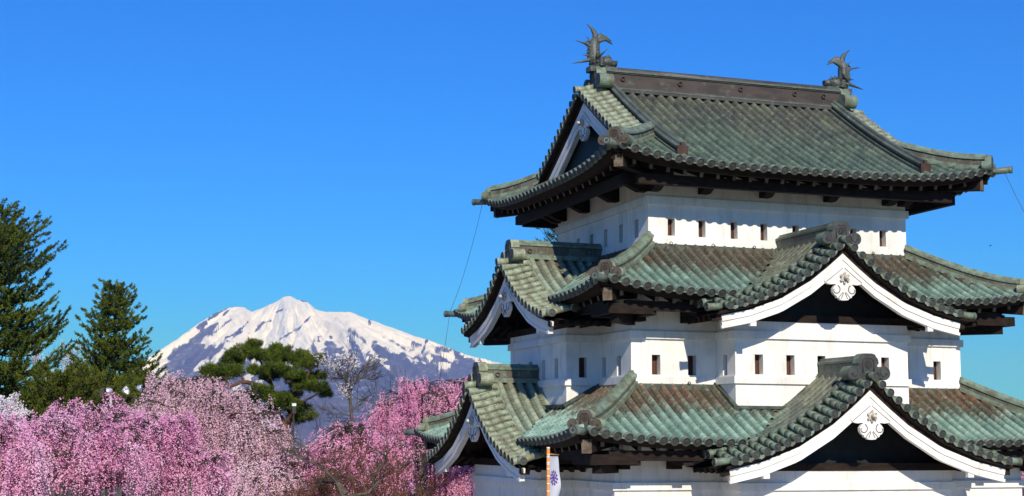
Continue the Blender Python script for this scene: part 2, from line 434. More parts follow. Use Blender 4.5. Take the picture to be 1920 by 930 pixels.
def hip_tip(mb, sx, sy, ex, ey, z, mi_cap, mi_face):
    d = Vector((sx, sy, .06)).normalized(); c = Vector((sx*ex, sy*ey, z))
    mb.tube([c-d*.35, c+d*.31], .085, 12, mi_cap); mb.disc(c+d*.32, d, .095, .06, 12, mi_cap, mi_face)

# ---- onigawara -------------------------------------------------------
def onigawara(fr, s0, t0, z0, sc=1.0, th=.2, vol=.145, wid=.25, hgt=.56):
    """end tile: arched plaque with sunk round crest, two scrolls at its sides"""
    mb = MB()
    g = lambda s, t, z: fr(s0+s*sc, t0+t*sc, z0+z*sc)
    hp = [(wid, 0), (wid, hgt*.50), (wid-.03, hgt*.54), (wid-.03, hgt*.60), (wid+.005, hgt*.66), (wid-.01, hgt*.82), (wid*.80, hgt*.90), (wid*.66, hgt*.995), (wid*.40, hgt*1.03)]
    pl = [(-a, b) for a, b in hp]+hp[::-1]
    mb.prism(pl, lambda a, b: g(a, -th, b), lambda a, b: g(a, 0, b), 0, 2)
    cz = hgt*.62; cr = hgt*.19
    ring = [(-cr*1.25, cz-cr*1.6), (-cr*1.25, cz-cr*.2), (-cr*1.15, cz+cr*.7), (-cr*.7, cz+cr*1.2), (cr*.7, cz+cr*1.2), (cr*1.15, cz+cr*.7), (cr*1.25, cz-cr*.2), (cr*1.25, cz-cr*1.6)]
    mb.tube([g(a, .004, b) for a, b in ring], .014*sc, 5, 1)
    mb.disc(g(0, .004, cz), g(0, 1, 0)-g(0, 0, 0), cr*.92*sc, .02, 14, 1, 1)
    for k in range(8):
        th_ = 2*math.pi*k/8+.2; rr = cr*.52
        mb.disc(g(math.cos(th_)*rr, .014, cz+math.sin(th_)*rr), g(0, 1, 0)-g(0, 0, 0), cr*.24*sc, .02, 7, 2)
    for sg in (-1, 1):
        c = (sg*(wid+vol*.80), vol*1.15)
        n = 20; pts = [(c[0]+math.cos(2*math.pi*k/n)*vol, c[1]+math.sin(2*math.pi*k/n)*vol) for k in range(n)]
        mb.prism(pts, lambda a, b: g(a, -th*1.3, b), lambda a, b: g(a, .03, b), 0, 2)
        sp = [(c[0]-sg*math.cos(q-.9)*vol*.8*(1-q/6), c[1]-math.sin(q-.9)*vol*.8*(1-q/6)) for q in [k*.3 for k in range(13)]]
        mb.tube([g(a, .032, b) for a, b in sp], .009*sc, 5, 1)
        mb.disc(g(sp[-1][0], .04, sp[-1][1]), g(0, 1, 0)-g(0, 0, 0), .028*sc, .03, 8, 1)
    return mb

def ridge_box(mb, fr, path, hw=.13, h=.30, cap=.19, mi=0, mi2=1, ring=False):
    """path: (s,t,z of base); body, lower moulding, flared cap and rounded top follow it"""
    ps = [Vector(p) for p in path]
    def sec(off, zz): return off, zz
    prof_ = [(-hw-.05, -.06), (-hw-.05, .05), (-hw, .06), (-hw, h-.06), (-cap, h-.04), (-cap, h+.01), (-cap*.55, h+.05), (-.05, h+.11), (.05, h+.11), (cap*.55, h+.05), (cap, h+.01), (cap, h-.04), (hw, h-.06), (hw, .06), (hw+.05, .05), (hw+.05, -.06)]
    n = len(ps); rows = []
    for i in range(n):
        d = ps[min(n-1, i+1)]-ps[max(0, i-1)]; dh = Vector((d.x, d.y, 0)).normalized(); l = Vector((-dh.y, dh.x, 0))
        rows.append([fr(*(ps[i]+l*o+Vector((0, 0, z)))) for o, z in prof_])
    o = len(mb.v); m = len(prof_)
    for r in rows: mb.v.extend(tuple(p) for p in r)
    if mb.att: mb.tv.extend([(0, 0, .9)]*(n*m)); mb.tw.extend([(0, .2, 1)]*(n*m))
    for i in range(n-1):
        for j in range(m):
            a = o+i*m+j; b = o+i*m+(j+1) % m
            mb.f.append((a, b, b+m, a+m)); mb.mi.append(mi if j in (2, 12, 3, 11) else mi2); mb.sm.append(False)
    for base in (o, o+(n-1)*m):
        mb.f.append(tuple(base+j for j in range(m))); mb.mi.append(mi); mb.sm.append(False)
    # vertical seams of the sheet copper
    acc = 0
    for i in range(n-1):
        a, b = ps[i], ps[i+1]; L = (b-a).length; k = acc
        dh = Vector((b.x-a.x, b.y-a.y, 0)).normalized(); l = Vector((-dh.y, dh.x, 0))
        x = .31-acc
        while x < L:
            c = a+(b-a)*(x/L)
            for sg in (-1, 1): mb.box(c+l*(sg*(hw+.001))+Vector((0, 0, h/2)), (.006, .004, h/2-.07), fr, mi2, (dh, l, Vector((0, 0, 1))))
            x += .31
        acc = (acc+L) % .31

# ---- storey walls ----------------------------------------------------
def outline(A, B, wf, of, wl, ol):
    """plan with a front bay (half width wf, depth of) and a left bay"""
    return [(A, -B), (A, B), (-A, B), (-A, wl), (-A-ol, wl), (-A-ol, -wl), (-A, -wl), (-A, -B), (-wf, -B), (-wf, -B-of), (wf, -B-of), (wf, -B)]
def offset(poly, p):
    n = len(poly); out = []
    for i in range(n):
        a, b, c = (Vector(poly[(i+k) % n]) for k in (-1, 0, 1))
        d1 = (b-a).normalized(); d2 = (c-b).normalized()
        n1 = Vector((d1.y, -d1.x)); n2 = Vector((d2.y, -d2.x))
        out.append(tuple(b + (n1+n2)*p))
    return out
def wall_face(mb, F, u0, u1, z0, z1, holes, parent, wins):
    """F(u,z,d): d = depth inwards"""
    us = sorted({u0, u1, *[h[0]-h[1]/2 for h in holes], *[h[0]+h[1]/2 for h in holes]})
    zs = sorted({z0, z1, *[h[2] for h in holes], *[h[3] for h in holes]})
    for ua, ub in zip(us[:-1], us[1:]):
        for za, zb in zip(zs[:-1], zs[1:]):
            um, zm = (ua+ub)/2, (za+zb)/2
            if any(abs(um-h[0]) < h[1]/2 and h[2] < zm < h[3] for h in holes): continue
            mb.add([F(ua, za, 0), F(ub, za, 0), F(ub, zb, 0), F(ua, zb, 0)], [(0, 1, 2, 3)])
    for (uc, wd, za, zb) in holes:
        D = .24; ua, ub = uc-wd/2, uc+wd/2
        for q in (((ua, za), (ub, za)), ((ub, za), (ub, zb)), ((ub, zb), (ua, zb)), ((ua, zb), (ua, za))):
            (p0, p1), (p2, p3) = q
            mb.add([F(p0, p1, 0), F(p2, p3, 0), F(p2, p3, D), F(p0, p1, D)], [(0, 1, 2, 3)])
        wins.append((F, uc, wd, za, zb))
def storey(name, A, B, z0, z1, bays, holesets, bands, bay_bottom, bay_top):
    wf, of, wl, ol = bays; mb = MB(); wins = []
    front = lambda Y: (lambda u, z, d: Vector((u, -Y+d, z)))
    left = lambda X: (lambda u, z, d: Vector((-X+d, u, z)))
    h = holesets
    wall_face(mb, front(B), -A, A, z0, z1, h.get('front', []), None, wins)
    wall_face(mb, left(A), -B, B, z0, z1, h.get('left', []), None, wins)
    wall_face(mb, lambda u, z, d: Vector((A-d, u, z)), -B, B, z0, z1, [], None, wins)
    wall_face(mb, lambda u, z, d: Vector((u, B-d, z)), -A, A, z0, z1, [], None, wins)
    if of:
        wall_face(mb, front(B+of), -wf, wf, bay_bottom, bay_top, h.get('bay_front', []), None, wins)
        wall_face(mb, lambda u, z, d: Vector((-wf+d, u, z)), -B-of, -B, bay_bottom, bay_top, h.get('bay_front_side', []), None, wins)
        wall_face(mb, lambda u, z, d: Vector((wf-d, u, z)), -B-of, -B, bay_bottom, bay_top, [], None, wins)
        wall_face(mb, left(A+ol), -wl, wl, bay_bottom, bay_top, h.get('bay_left', []), None, wins)
        wall_face(mb, lambda u, z, d: Vector((u, -wl+d, z)), -A-ol, -A, bay_bottom, bay_top, h.get('bay_left_side', []), None, wins)
        wall_face(mb, lambda u, z, d: Vector((u, wl-d, z)), -A-ol, -A, bay_bottom, bay_top, [], None, wins)
        P = outline(A, B, wf, of, wl, ol)
    else: P = [(A, -B), (A, B), (-A, B), (-A, -B)]
    o = mb.build(name, M_['plaster'], castle)
    for (F, uc, wd, za, zb) in wins:
        m2 = MB()
        q = lambda u, z, d: F(u, z, d)
        def bx(u0, u1, z0_, z1_, d0, d1, mi):
            vs = [q(u, z, d) for d in (d0, d1) for z in (z0_, z1_) for u in (u0, u1)]
            m2.add(vs, [(0, 1, 3, 2), (4, 6, 7, 5), (0, 4, 5, 1), (2, 3, 7, 6), (0, 2, 6, 4), (1, 5, 7, 3)], mi)
        bx(uc-wd/2+.002, uc+wd/2-.002, za+.002, zb-.002, .21, .238, 0)
        bx(uc-wd/2+.002, uc-wd/2+.022, za+.002, zb-.002, .16, .21, 0); bx(uc+wd/2-.022, uc+wd/2-.002, za+.002, zb-.002, .185, .21, 0)
        bx(uc-wd/2+.022, uc+wd/2-.022, za+.002, za+.022, .16, .21, 0)
        wn = m2.build('window', M_['shutter']); wn.parent = o
        wn.matrix_parent_inverse = Matrix.Translation(-world_loc(castle)) @ Matrix.Identity(4)
        wn.matrix_parent_inverse = Matrix.Identity(4)
    for (za, zb, pr, kind) in bands:
        mm = MB(); PP = P
        if kind == 'step':      # a raised lower course: just a slab
            pass
        po = offset(PP, pr)
        mm.prism(po, lambda a, b: Vector((a, b, za)), lambda a, b: Vector((a, b, zb)), 0)
        ob = mm.build('moulding', M_['plaster']); ob.parent = o; ob.matrix_parent_inverse = Matrix.Identity(4)
    return o

# parent offsets: 'storey' meshes hold world coordinates, castle empty sits at GZ
castle_inv = Matrix.Translation((0, 0, -GZ))
Z31, Z32 = 4.885, 5.325
storey('storey_wall', A3, B3, 4.45, 6.85, (0, 0, 0, 0),
       dict(front=[(x, .19, 4.885, 5.31) for x in (-2.99, -2.17, -1.30, -.48, .41, 1.22, 2.05, 2.91)],
            left=[(y, .23, 4.89, 5.335) for y in (-2.305, -1.355, -.37, .57, 1.52, 2.42)]),
       [(5.633, 5.824, .06, 'b'), (4.55, 4.80, .015, 'b')], 0, 0)
storey('storey_wall', A2, B2, 1.0, 3.75, (2.299, .958, 2.024, .86),
       dict(front=[(x, .215, 1.495, 1.955) for x in (-3.84, -2.92, 2.86, 3.78)],
            left=[(-3.2, .24, 1.49, 1.955), (-2.30, .24, 1.49, 1.955), (2.6, .24, 1.49, 1.955), (3.3, .24, 1.49, 1.955)],
            bay_front=[(x, .215, 1.50, 1.96) for x in (-1.69, -.87, -.05, .80, 1.67)],
            bay_front_side=[(-4.36, .22, 1.49, 1.96)],
            bay_left=[(y, .25, 1.48, 1.96) for y in (-1.35, -.455, .48, 1.38)],
            bay_left_side=[(-4.9, .21, 1.48, 1.96)]),
       [(2.321, 2.497, .06, 'b'), (1.287, 1.452, .055, 'b')], .45, 2.80)
storey('storey_wall', A1, B1, -4.35, .35, (2.744, .878, 2.469, .807), {},
       [(-1.101, -.934, .06, 'b'), (-4.35, -4.1, .06, 'b')], -4.35, -.58)
mb = MB(); mb.prism(offset(outline(A1, B1, 2.744, .878, 2.469, .807), .35), lambda a, b: Vector((a, b, GZ-.3)), lambda a, b: Vector((a, b, -4.352)), 0)
mb.build('stone_base', M_['stone'], castle)

# ---- lower two roofs ---------------------------------------------------
def place(mb, name, mats, parent):
    o = mb.build(name, mats); o.parent = parent; o.matrix_parent_inverse = Matrix.Identity(4)
    return o
ROOFOBJ = {}
for tier in (2, 1):
    r = ROOFS[tier]; gs = [g for g in GAB.values() if g['tier'] == tier]; cut = cut_by(gs)
    mb = MB(); mb.att = True
    tim = MB()
    for (fr, E, wl_, El, wo_) in ((F_front, r['ex'], r['a'], r['ey'], r['b']), (F_left, r['ey'], r['b'], r['ex'], r['a']),
                                 (F_right, r['ey'], r['b'], r['ex'], r['a']), (F_back, r['ex'], r['a'], r['ey'], r['b'])):
        W = El-wo_; OH = E-wl_
        P = lambda s, w, E=E, W=W, wo_=wo_: (wo_+w, zroof(r, s, E, w, W))
        pitch = r['pitch']; n = int(E/pitch); cols = []
        for k in range(-n, n+1):
            s = k*pitch
            if abs(s) > E-.05: continue
            w0 = 0 if abs(s) <= wl_ else (abs(s)-wl_)/OH*W
            if W-w0 < .1: continue
            cols.append((s, w0, W))
        vis = fr in (F_front, F_left)
        tile_field(mb, fr, P, cols, pitch, .15 if vis else .3, W, cut if vis else None, 0, tier*1000+(0 if fr is F_front else 200 if fr is F_left else 400))
        tw_ = r['wb'] if fr in (F_front, F_back) else r['wa']
        eave_timber(tim, fr, -E+.12, E-.12, E, r['ze'], r['lift'], r['p'], El, tw_, cut if vis else None)
        if True:
            # long beam under the rafters and projecting bracket arms
            span = [(-(E-.9), E-.9)]
            if vis:
                g = [q for q in gs if q['fr'] is fr][0]
                span = [(-(E-.85), -g['bw']-.02), (g['bw']+.02, E-.85)]
            for a, b in span:
                tim.box(((a+b)/2, tw_+.86, r['ze']-.25), ((b-a)/2, .08, .11), fr, 0)
            xs = [-(r['wa'] if fr in (F_front, F_back) else r['wb'])+.12, (r['wa'] if fr in (F_front, F_back) else r['wb'])-.12]
            xs += [xs[0]+1.25, xs[1]-1.25] if vis else [-2.2, 0, 2.2]
            for x in xs:
                tim.box((x, tw_+.44, r['ze']-.30), (.12, .44, .16), fr, 0)
                tim.box((x, tw_+.16, r['ze']-.50), (.12, .16, .05), fr, 0)
            tim.box((0, tw_+.02, r['ze']+.05), (E-1.7, .05, .30), fr, 0) if not vis else None
    for sx, sy in ((-1, -1), (1, -1), (-1, 1), (1, 1)):
        hip_tip(mb, sx, sy, r['ex'], r['ey'], r['ze']+r['lift']-.03, 1, 2)
        # hip rafter
        d = Vector((sx, sy, 0)).normalized(); e = Vector((sx*(r['ex']-.30), sy*(r['ey']-.30), r['ze']+r['lift']-.36)); i_ = Vector((sx*r['wa'], sy*r['wb'], r['ze']+.12))
        dd = (e-i_); L = dd.length/2; dd.normalize(); l = Vector((-d.y, d.x, 0)); up = dd.cross(l); up = up if up.z > 0 else -up
        tim.box((e+i_)/2, (.10, L, .14), None, 0, (l, dd, up))
        tim.box(e+dd*.01, (.104, .03, .145), None, 1, (l, dd, up))
        tim.box((sx*(r['wa']+.36), sy*(r['wb']+.36), r['ze']-.50), (.10, .52, .13), None, 0, (l, d, Vector((0, 0, 1))))
        tim.box((sx*(r['wa']+.40), sy*(r['wb']+.86), r['ze']-.33), (.55, .075, .11), None, 0); tim.box((sx*(r['wa']+.86), sy*(r['wb']+.40), r['ze']-.335), (.075, .55, .11), None, 0)
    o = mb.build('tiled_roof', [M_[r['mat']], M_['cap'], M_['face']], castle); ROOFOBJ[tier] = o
    place(tim, 'eave_timbers', [M_['wood'], M_['wood_end']], o)
    # flashing at the wall
    mb = MB()
    if tier == 2: PO = [(A3, -B3), (A3, B3), (-A3, B3), (-A3, -B3)]
    else: PO = [(A2, -B2), (A2, B2), (-A2, B2), (-A2, -B2)]
    mb.prism(offset(PO, .10), lambda a, b: Vector((a, b, r['zt']-.10)), lambda a, b: Vector((a, b, r['zt']+.05)), 0)
    mb.prism(offset(PO, .05), lambda a, b: Vector((a, b, r['zt']+.048)), lambda a, b: Vector((a, b, r['zt']+.075)), 0)
    if tier == 1:      # flashing round the bay feet where they meet the slope
        for fr_, wq, of_, B_ in ((F_front, 2.299, .958, B2), (F_left, 2.024, .86, A2)):
            zf = lambda w: zroof(r, 0, r['ex'], w, r['ey']-r['b'])
            mb.box((0, B_+of_+.05, zf(of_)+.11), (wq+.07, .05, .035), fr_)
            for sg in (-1, 1):
                a = Vector((sg*(wq+.05), B_+.0, zf(0)+.11)); b = Vector((sg*(wq+.05), B_+of_+.1, zf(of_)+.11)); d = b-a; L = d.length/2; d.normalize()
                mb.box((a+b)/2, (.05, L, .035), fr_, 0, (Vector((1, 0, 0)), d, Vector((1, 0, 0)).cross(d)))
    place(mb, 'flashing', M_['flash'], o)
    for x in np.arange(-3.2, 3.3, 1.12):
        mb = MB(); c = Vector((x+.15, -(r['b']+.10), r['zt']+.085)); mb.tube([c+Vector((math.cos(q)*.035, -.01, math.sin(q)*.035)) for q in np.linspace(0, 6.28, 9)], .011, 5, 0, cap=False)
        place(mb, 'iron_ring', M_['iron'], o)
    # hip ridges
    for sx, sy in ((-1, -1), (1, -1), (-1, 1), (1, 1)):
        path = []
        for k in range(11):
            v = k/10*.86
            x = r['a']+v*(r['ex']-r['a']); y = r['b']+v*(r['ey']-r['b'])
            W = r['ey']-r['b']
            path.append((sx*x, sy*y, zroof(r, x, r['ex'], v*W, W)+.06))
        mb = MB(); ridge_box(mb, lambda x, y, z: Vector((x, y, z)), path, .11, .20, .145, 0, 1)
        place(mb, 'hip_ridge', [M_['hip'], M_['verge']], o)
        e = path[-1]; fr = hip_frame(sx, sy, e[0], e[1])
        om = onigawara(fr, 0, .12, e[2]-.12, .80, .20, .15, .22, .52)
        place(om, 'ridge_end_tile', [M_['verge_pale'], M_['iron'], M_['hip_face']], o)

# ---- gables ------------------------------------------------------------
def gegyo(fr, t, z, k=1.0, th=.09):
    """hanging gable pendant: shoulders, two scroll lobes, fluted drop, hexagonal boss"""
    half = [(0, 0), (.12, -.065), (.30, -.21), (.49, -.345), (.50, -.385), (.44, -.43), (.34, -.455), (.24, -.44), (.20, -.455), (.245, -.49), (.29, -.55), (.29, -.62), (.25, -.68), (.20, -.705), (.185, -.745), (.12, -.765), (.10, -.795), (0, -.805)]
    poly = [(a*k, b*k) for a, b in half] + [(-a*k, b*k) for a, b in half[::-1][1:-1]]
    mb = MB()
    mb.prism(poly, lambda a, b: fr(a, t-th, z+b), lambda a, b: fr(a, t, z+b), 0)
    for sg in (-1, 1):
        sp = [(sg*(.215+math.cos(q+2.0)*.125*(1-q/7.5)), -.575+math.sin(q+2.0)*.115*(1-q/7.5)) for q in [j*.4 for j in range(13)]]
        mb.tube([fr(a*k, t+.003, z+b*k) for a, b in sp][::1], .011*k, 5, 1)  # thin dark tubes draw the shaded scroll grooves
        for j, (x0, x1) in enumerate(((.03, .15), (.02, .08))):
            mb.tube([fr(sg*k*(x0+(x1-x0)*q), t+.003, z+k*(-.62-.13*q-.02*j)) for q in (0, .4, .7, 1)], .008*k, 5, 1)
        mb.tube([fr(sg*k*a, t+.003, z+k*b) for a, b in ((.02, -.075), (.28, -.27), (.46, -.40))], .007*k, 4, 1)
    hx = [(math.cos(math.pi/3*j+math.pi/6)*.095*k, math.sin(math.pi/3*j+math.pi/6)*.095*k-.30*k) for j in range(6)]
    mb.prism(hx, lambda a, b: fr(a, t-.01, z+b), lambda a, b: fr(a, t+.05, z+b), 2)
    for j in range(6):
        a, b = hx[j]; mb.disc(fr(a*1.05, t+.06, z+(b+.30*k)*1.05-.30*k), fr(0, 1, 0)-fr(0, 0, 0), .032*k, .03, 8, 2)
    mb.tube([fr(0, t+.03, z-.30*k), fr(0, t+.14, z-.30*k), fr(0, t+.17, z-.30*k)], [.04*k, .045*k, .015*k], 8, 2)
    return mb

def board_band(mb, fr, cf, w, n, t0, t1, ztop, zbot, mi=0):
    """solid curved band (white barge board) from one eave over the apex to the other"""
    for sg in (-1, 1):
        rows = []
        for i in range(n+1):
            s = w*i/n; zt_, zb_ = ztop(s), zbot(s)
            sk = .18*(zt_-zb_)*(i/n)       # end cut square to the curve
            rows.append([fr(sg*(s-(0 if False else 0)), t1, zt_), fr(sg*(s), t0, zt_), fr(sg*(s-sk), t0, zb_), fr(sg*(s-sk), t1, zb_), fr(sg*s, t1, zt_)])
        mb.grid(rows, mi)
        e = rows[-1]; mb.add(e[:4], [(0, 1, 2, 3)], mi)

def make_gable(key, g, field=True, roofmat='roof_mid', vmat='verge', wing=True):
    fr, tf, tb, w = g['fr'], g['tf'], g['tb'], g['w']
    V = (lambda s: Vz(g, s)) if 'vf' not in g else g['vf']
    base = None
    mb = MB(); mb.att = True
    tin = tf-.50; tout = tf+.20
    up_in = .17
    # verge: short sideways rolls laid along the curve
    ss = [0.0]; s = 0.0
    while True:
        ds = .265
        for _ in range(4):
            dz = V(s+ds)-V(s); ds = .265/math.sqrt(1+(dz/ds)**2)
        s += ds
        if s > w: break
        ss.append(s)
    for sg in (-1, 1):
        for k, s in enumerate(ss):
            if k == 0 and sg == 1: continue
            zc = V(s); e = .0
            r0 = .082 if k else .090
            ex = .0 if k else .06
            a = fr(sg*s, tout+ex, zc); b = fr(sg*s, tf-.15, zc+.06); c = fr(sg*s, tin, zc+up_in+(.05 if k == 0 else 0))
            n_ = Vector((0, 0, 1))
            nseg = 3
            pts = [(tout+ex, zc), (tf-.02, zc+.03), (tf-.24, zc+.10), (tin, zc+up_in)]
            for q in range(nseg):
                (ta, za), (t2, z2) = pts[q], pts[q+1]
                mb.tube([fr(sg*s, ta, za+.008), fr(sg*s, t2-.01, z2)], [r0, r0-.006], 10, 1, True, True)
            mb.disc(fr(sg*s, tout+ex+.03, zc), fr(sg*s, tout+.1, zc-.01)-fr(sg*s, tout, zc), r0+.01, .05, 12, 1, 2)
            # pan between this roll and the next
            if k < len(ss)-1:
                s2 = ss[k+1]; sm = (s+s2)/2
                rows = []
                for (t, dz_) in ((tout, -.045), (tf-.02, -.01), (tf-.24, .055), (tin, up_in-.04)):
                    rows.append([fr(sg*s, t, V(s)+dz_), fr(sg*sm, t, V(sm)+dz_-.015), fr(sg*s2, t, V(s2)+dz_)])
                mb.grid(rows, 1, False)
                rows = [[fr(sg*x, tout+.01, V(x)-.03) for x in (s+.05, sm, s2-.05)], [fr(sg*x, tout+.015, V(x)-dd) for x, dd in ((s+.05, .085), (sm, .12), (s2-.05, .085))]]
                mb.grid(rows, 1, False)
        # corner roll that points along the eave
        if wing:
            d = Vector((1, V(w+.1)-V(w), 0))
            p0 = (w-.10, V(w-.1)+.02); p1 = (w+.24, V(w)+.02)
            mb.tube([fr(sg*p0[0], tf+.06, p0[1]), fr(sg*p1[0], tf+.06, p1[1])], .08, 12, 1)
            mb.disc(fr(sg*(p1[0]+.02), tf+.06, p1[1]), fr(sg, 0, 0)-fr(0, 0, 0), .09, .05, 12, 1, 2)
    if field:
        # rolls running down both gable slopes
        for sg in (-1, 1):
            ff = (lambda sg: (lambda s, t, z: fr(sg*t, s, z)))(sg)      # s->t (depth), t->slope distance
            cols = []; t = tin-.10
            while t > tb-.1:
                cols.append((t, .06, w+.02)); t -= .262
            Pf = lambda s_, w_: (w_, V(w_)+.15)
            tile_field(mb, ff, Pf, cols, .262, .16, w, None, 0, 7000+int(sg*50)+hash(key) % 7, wtot=w*1.0)
            # flat seam strip joining verge and field
            rows = [[fr(sg*x, tin, V(x)+up_in+.02), fr(sg*x, tin-.06, V(x)+.2)] for x in np.linspace(0, w, 16)]
            mb.grid(rows, 1, False)
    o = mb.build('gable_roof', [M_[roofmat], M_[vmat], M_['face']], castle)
    # dark boarding under the verge, soffit
    mb = MB(); n = 20
    S = [w*i/n for i in range(n+1)]
    zt = lambda s: V(s)-.07
    for sg in (-1, 1):
        mb.grid([[fr(sg*s, tout-.04, zt(s)), fr(sg*s, tout-.05, zt(s)-.06), fr(sg*s, tf+.02, zt(s)-.09), fr(sg*s, tf+.02, zt(s)-.22), fr(sg*s, tf-.18, zt(s)-.22), fr(sg*s, tf-.2, zt(s)-.05)] for s in S], 0)
        mb.grid([[fr(sg*s, tf-.2, zt(s)-.05), fr(sg*s, g['twall']-.9 if field else g['twall']-.1, zt(s)-.05)] for s in S], 0)
        # purlin ends below the low edge of the slope
        if field:
            for t in np.arange(g['twall']-.72, tf-.25, .27):
                a = Vector((w-.12, t, V(w)-.17)); b = Vector((g['bw']-.2, t, V(g['bw']-.2)-.24)); d = a-b; L = d.length/2; d.normalize()
                mb.box((a+b)/2, (L, .05, .07), (lambda sg: (lambda s, t_, z: fr(sg*s, t_, z)))(sg), 0, (d, Vector((0, 1, 0)), d.cross(Vector((0, 1, 0)))))
            a = Vector((w-.35, (g['twall']-.8+tf-.1)/2, V(w-.35)-.22))
            mb.box(a, (.06, (tf-.1-g['twall']+.8)/2, .06), (lambda sg: (lambda s, t_, z: fr(sg*s, t_, z)))(sg), 0)
    place(mb, 'verge_boards', M_['wood'], o)
    # barge board
    bt = g.get('bt', lambda s: V(s)-.30+.12*min(1, s/w)); hh = g.get('bh', lambda s: .30-.02*s/w)
    wb = g.get('wbd', w-.12)
    mb = MB()
    board_band(mb, fr, None, wb, 22, tf-.12, tf, bt, lambda s: bt(s)-hh(s) if s > .02 else bt(s)-hh(s)-.05)
    board_band(mb, fr, None, wb-.005, 22, tf-.01, tf+.028, lambda s: bt(s)+.002, lambda s: bt(s)-hh(s)*.46)
    board_band(mb, fr, None, wb-.006, 22, tf-.01, tf+.018, lambda s: bt(s)-hh(s)*.80, lambda s: bt(s)-hh(s)-.012)
    if field:
        for sg in (-1, 1):
            x = wb*.74; mb.box((sg*x, tf-.05, bt(x)-hh(x)-.05), (.075, .05, .06), fr)
    place(mb, 'barge_board', M_['trim'], o)
    pm = gegyo(fr, tf+.05, bt(0)-.26, g.get('gk', 1.02))
    place(pm, 'gable_pendant', [M_['trim'], M_['groove_shade'], M_['boss']], o)
    # dark gable wall with its beam
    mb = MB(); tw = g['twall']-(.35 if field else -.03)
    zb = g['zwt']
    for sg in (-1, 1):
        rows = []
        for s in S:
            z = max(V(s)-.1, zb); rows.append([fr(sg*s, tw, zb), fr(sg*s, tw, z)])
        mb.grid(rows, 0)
    x1 = max([s for s in S if V(s)-.1 > zb+.1]+[.5])
    mb.box((0, g['twall']-.06, zb+.09), (min(x1, g['bw']+.25) if field else x1, .08, .085), fr, 1)
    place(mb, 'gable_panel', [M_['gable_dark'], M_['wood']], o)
    if field:
        z0, z1 = g['zr']; mb = MB(); n = 2
        ridge_box(mb, fr, [(0, tb-.05, z0+.03), (0, tf-.12, z0+.03)], .14, z1-z0-.11, .17, 0, 1)
        ro = place(mb, 'ridge', [M_['ridge'] if fr is F_front else M_['hip'], M_['ridge'] if fr is F_front else M_['verge']], o)
        om = onigawara(fr, 0, tf-.02, z1-.55, 1.0 if g['tier'] == 2 else 1.06, .22)
        place(om, 'ridge_end_tile', [M_['verge'] if fr is F_front else M_['verge_pale'], M_['iron'], M_['face']], o)
        if fr is F_left:
            mb = MB()
            for t in (tf-.55,):
                c = fr(-.15, t, (z0+z1)/2-.04); mb.tube([c+Vector((math.cos(q)*.05, -.012, math.sin(q)*.05)) for q in np.linspace(0, 6.28, 11)], .012, 5, cap=False)
            place(mb, 'iron_ring', M_['iron'], o)
    return o
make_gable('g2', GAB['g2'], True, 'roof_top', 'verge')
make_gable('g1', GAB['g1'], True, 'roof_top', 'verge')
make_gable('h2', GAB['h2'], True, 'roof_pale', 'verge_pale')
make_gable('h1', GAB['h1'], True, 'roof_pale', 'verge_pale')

# ---- top roof -----------------------------------------------------------
mb = MB(); mb.att = True; tim = MB()
XS = 3.66; GX = 3.78
pitch = .275
for fr in (F_front, F_back):
    P = lambda s, w: (w, z3(s, EX3, w)); cols = []
    n = int(EX3/pitch)
    for k in range(-n, n+1):
        s = k*pitch
        if abs(s) > EX3-.05: continue
        w0 = .05 if abs(s) <= XS-.05 else EY3-(EX3-abs(s))
        cols.append((s, w0, EY3))
    tile_field(mb, fr, P, cols, pitch, .15 if fr is F_front else .3, EY3, None, 0, 3000 if fr is F_front else 3200)
    eave_timber(tim, fr, -EX3+.12, EX3-.12, EX3, 6.31, .42, 3.8, EY3, B3)
for fr in (F_left, F_right):
    P = lambda s, w: (GX+w, z3(s, EY3, GX+w-(EX3-EY3))); cols = []; n = int(EY3/pitch); W = EX3-GX
    for k in range(-n, n+1):
        s = k*pitch
        if abs(s) > EY3-.05: continue
        w0 = max(0, W-(EY3-abs(s)))
        cols.append((s, w0, W))
    tile_field(mb, fr, P, cols, pitch, .15, W, None, 0, 3400 if fr is F_left else 3600, wtot=W)
    eave_timber(tim, fr, -EY3+.12, EY3-.12, EY3, 6.31, .42, 3.8, EX3, A3)
for fr, A, B, E in ((F_front, A3, B3, EX3), (F_back, A3, B3, EX3), (F_left, B3, A3, EY3), (F_right, B3, A3, EY3)):
    tim.box((0, B+.92, 6.06), (E-.95, .09, .12), fr, 0)
    xs = (-A+.12, -2.15, -.48, 1.33, 3.03, A-.12) if A == A3 else (-A+.12, -1.16, .79, 2.45, A-.12)
    for x in xs:
        tim.box((x, B+.46, 6.30), (.12, .48, .11), fr, 0)
        tim.add([fr(x+q, t, z) for q in (-.12, .12) for t, z in ((B-.02, 6.2), (B-.02, 5.93), (B+.22, 5.93), (B+.80, 6.2))], [(0, 1, 2, 3), (4, 7, 6, 5), (1, 5, 6, 2), (2, 6, 7, 3), (0, 4, 5, 1), (0, 3, 7, 4)], 0)
for sx, sy in ((-1, -1), (1, -1), (-1, 1), (1, 1)):
    hip_tip(mb, sx, sy, EX3, EY3, 6.31+.42-.03, 1, 2)
    d = Vector((sx, sy, 0)).normalized(); e = Vector((sx*(EX3-.30), sy*(EY3-.30), 6.31+.42-.36)); i_ = Vector((sx*A3, sy*B3, 6.45))
    dd = e-i_; L = dd.length/2; dd.normalize(); l = Vector((-d.y, d.x, 0)); up = dd.cross(l); up = up if up.z > 0 else -up
    tim.box((e+i_)/2, (.10, L, .14), None, 0, (l, dd, up)); tim.box(e+dd*.01, (.104, .03, .145), None, 1, (l, dd, up))
top = mb.build('tiled_roof', [M_['roof_top'], M_['cap'], M_['face']], castle)
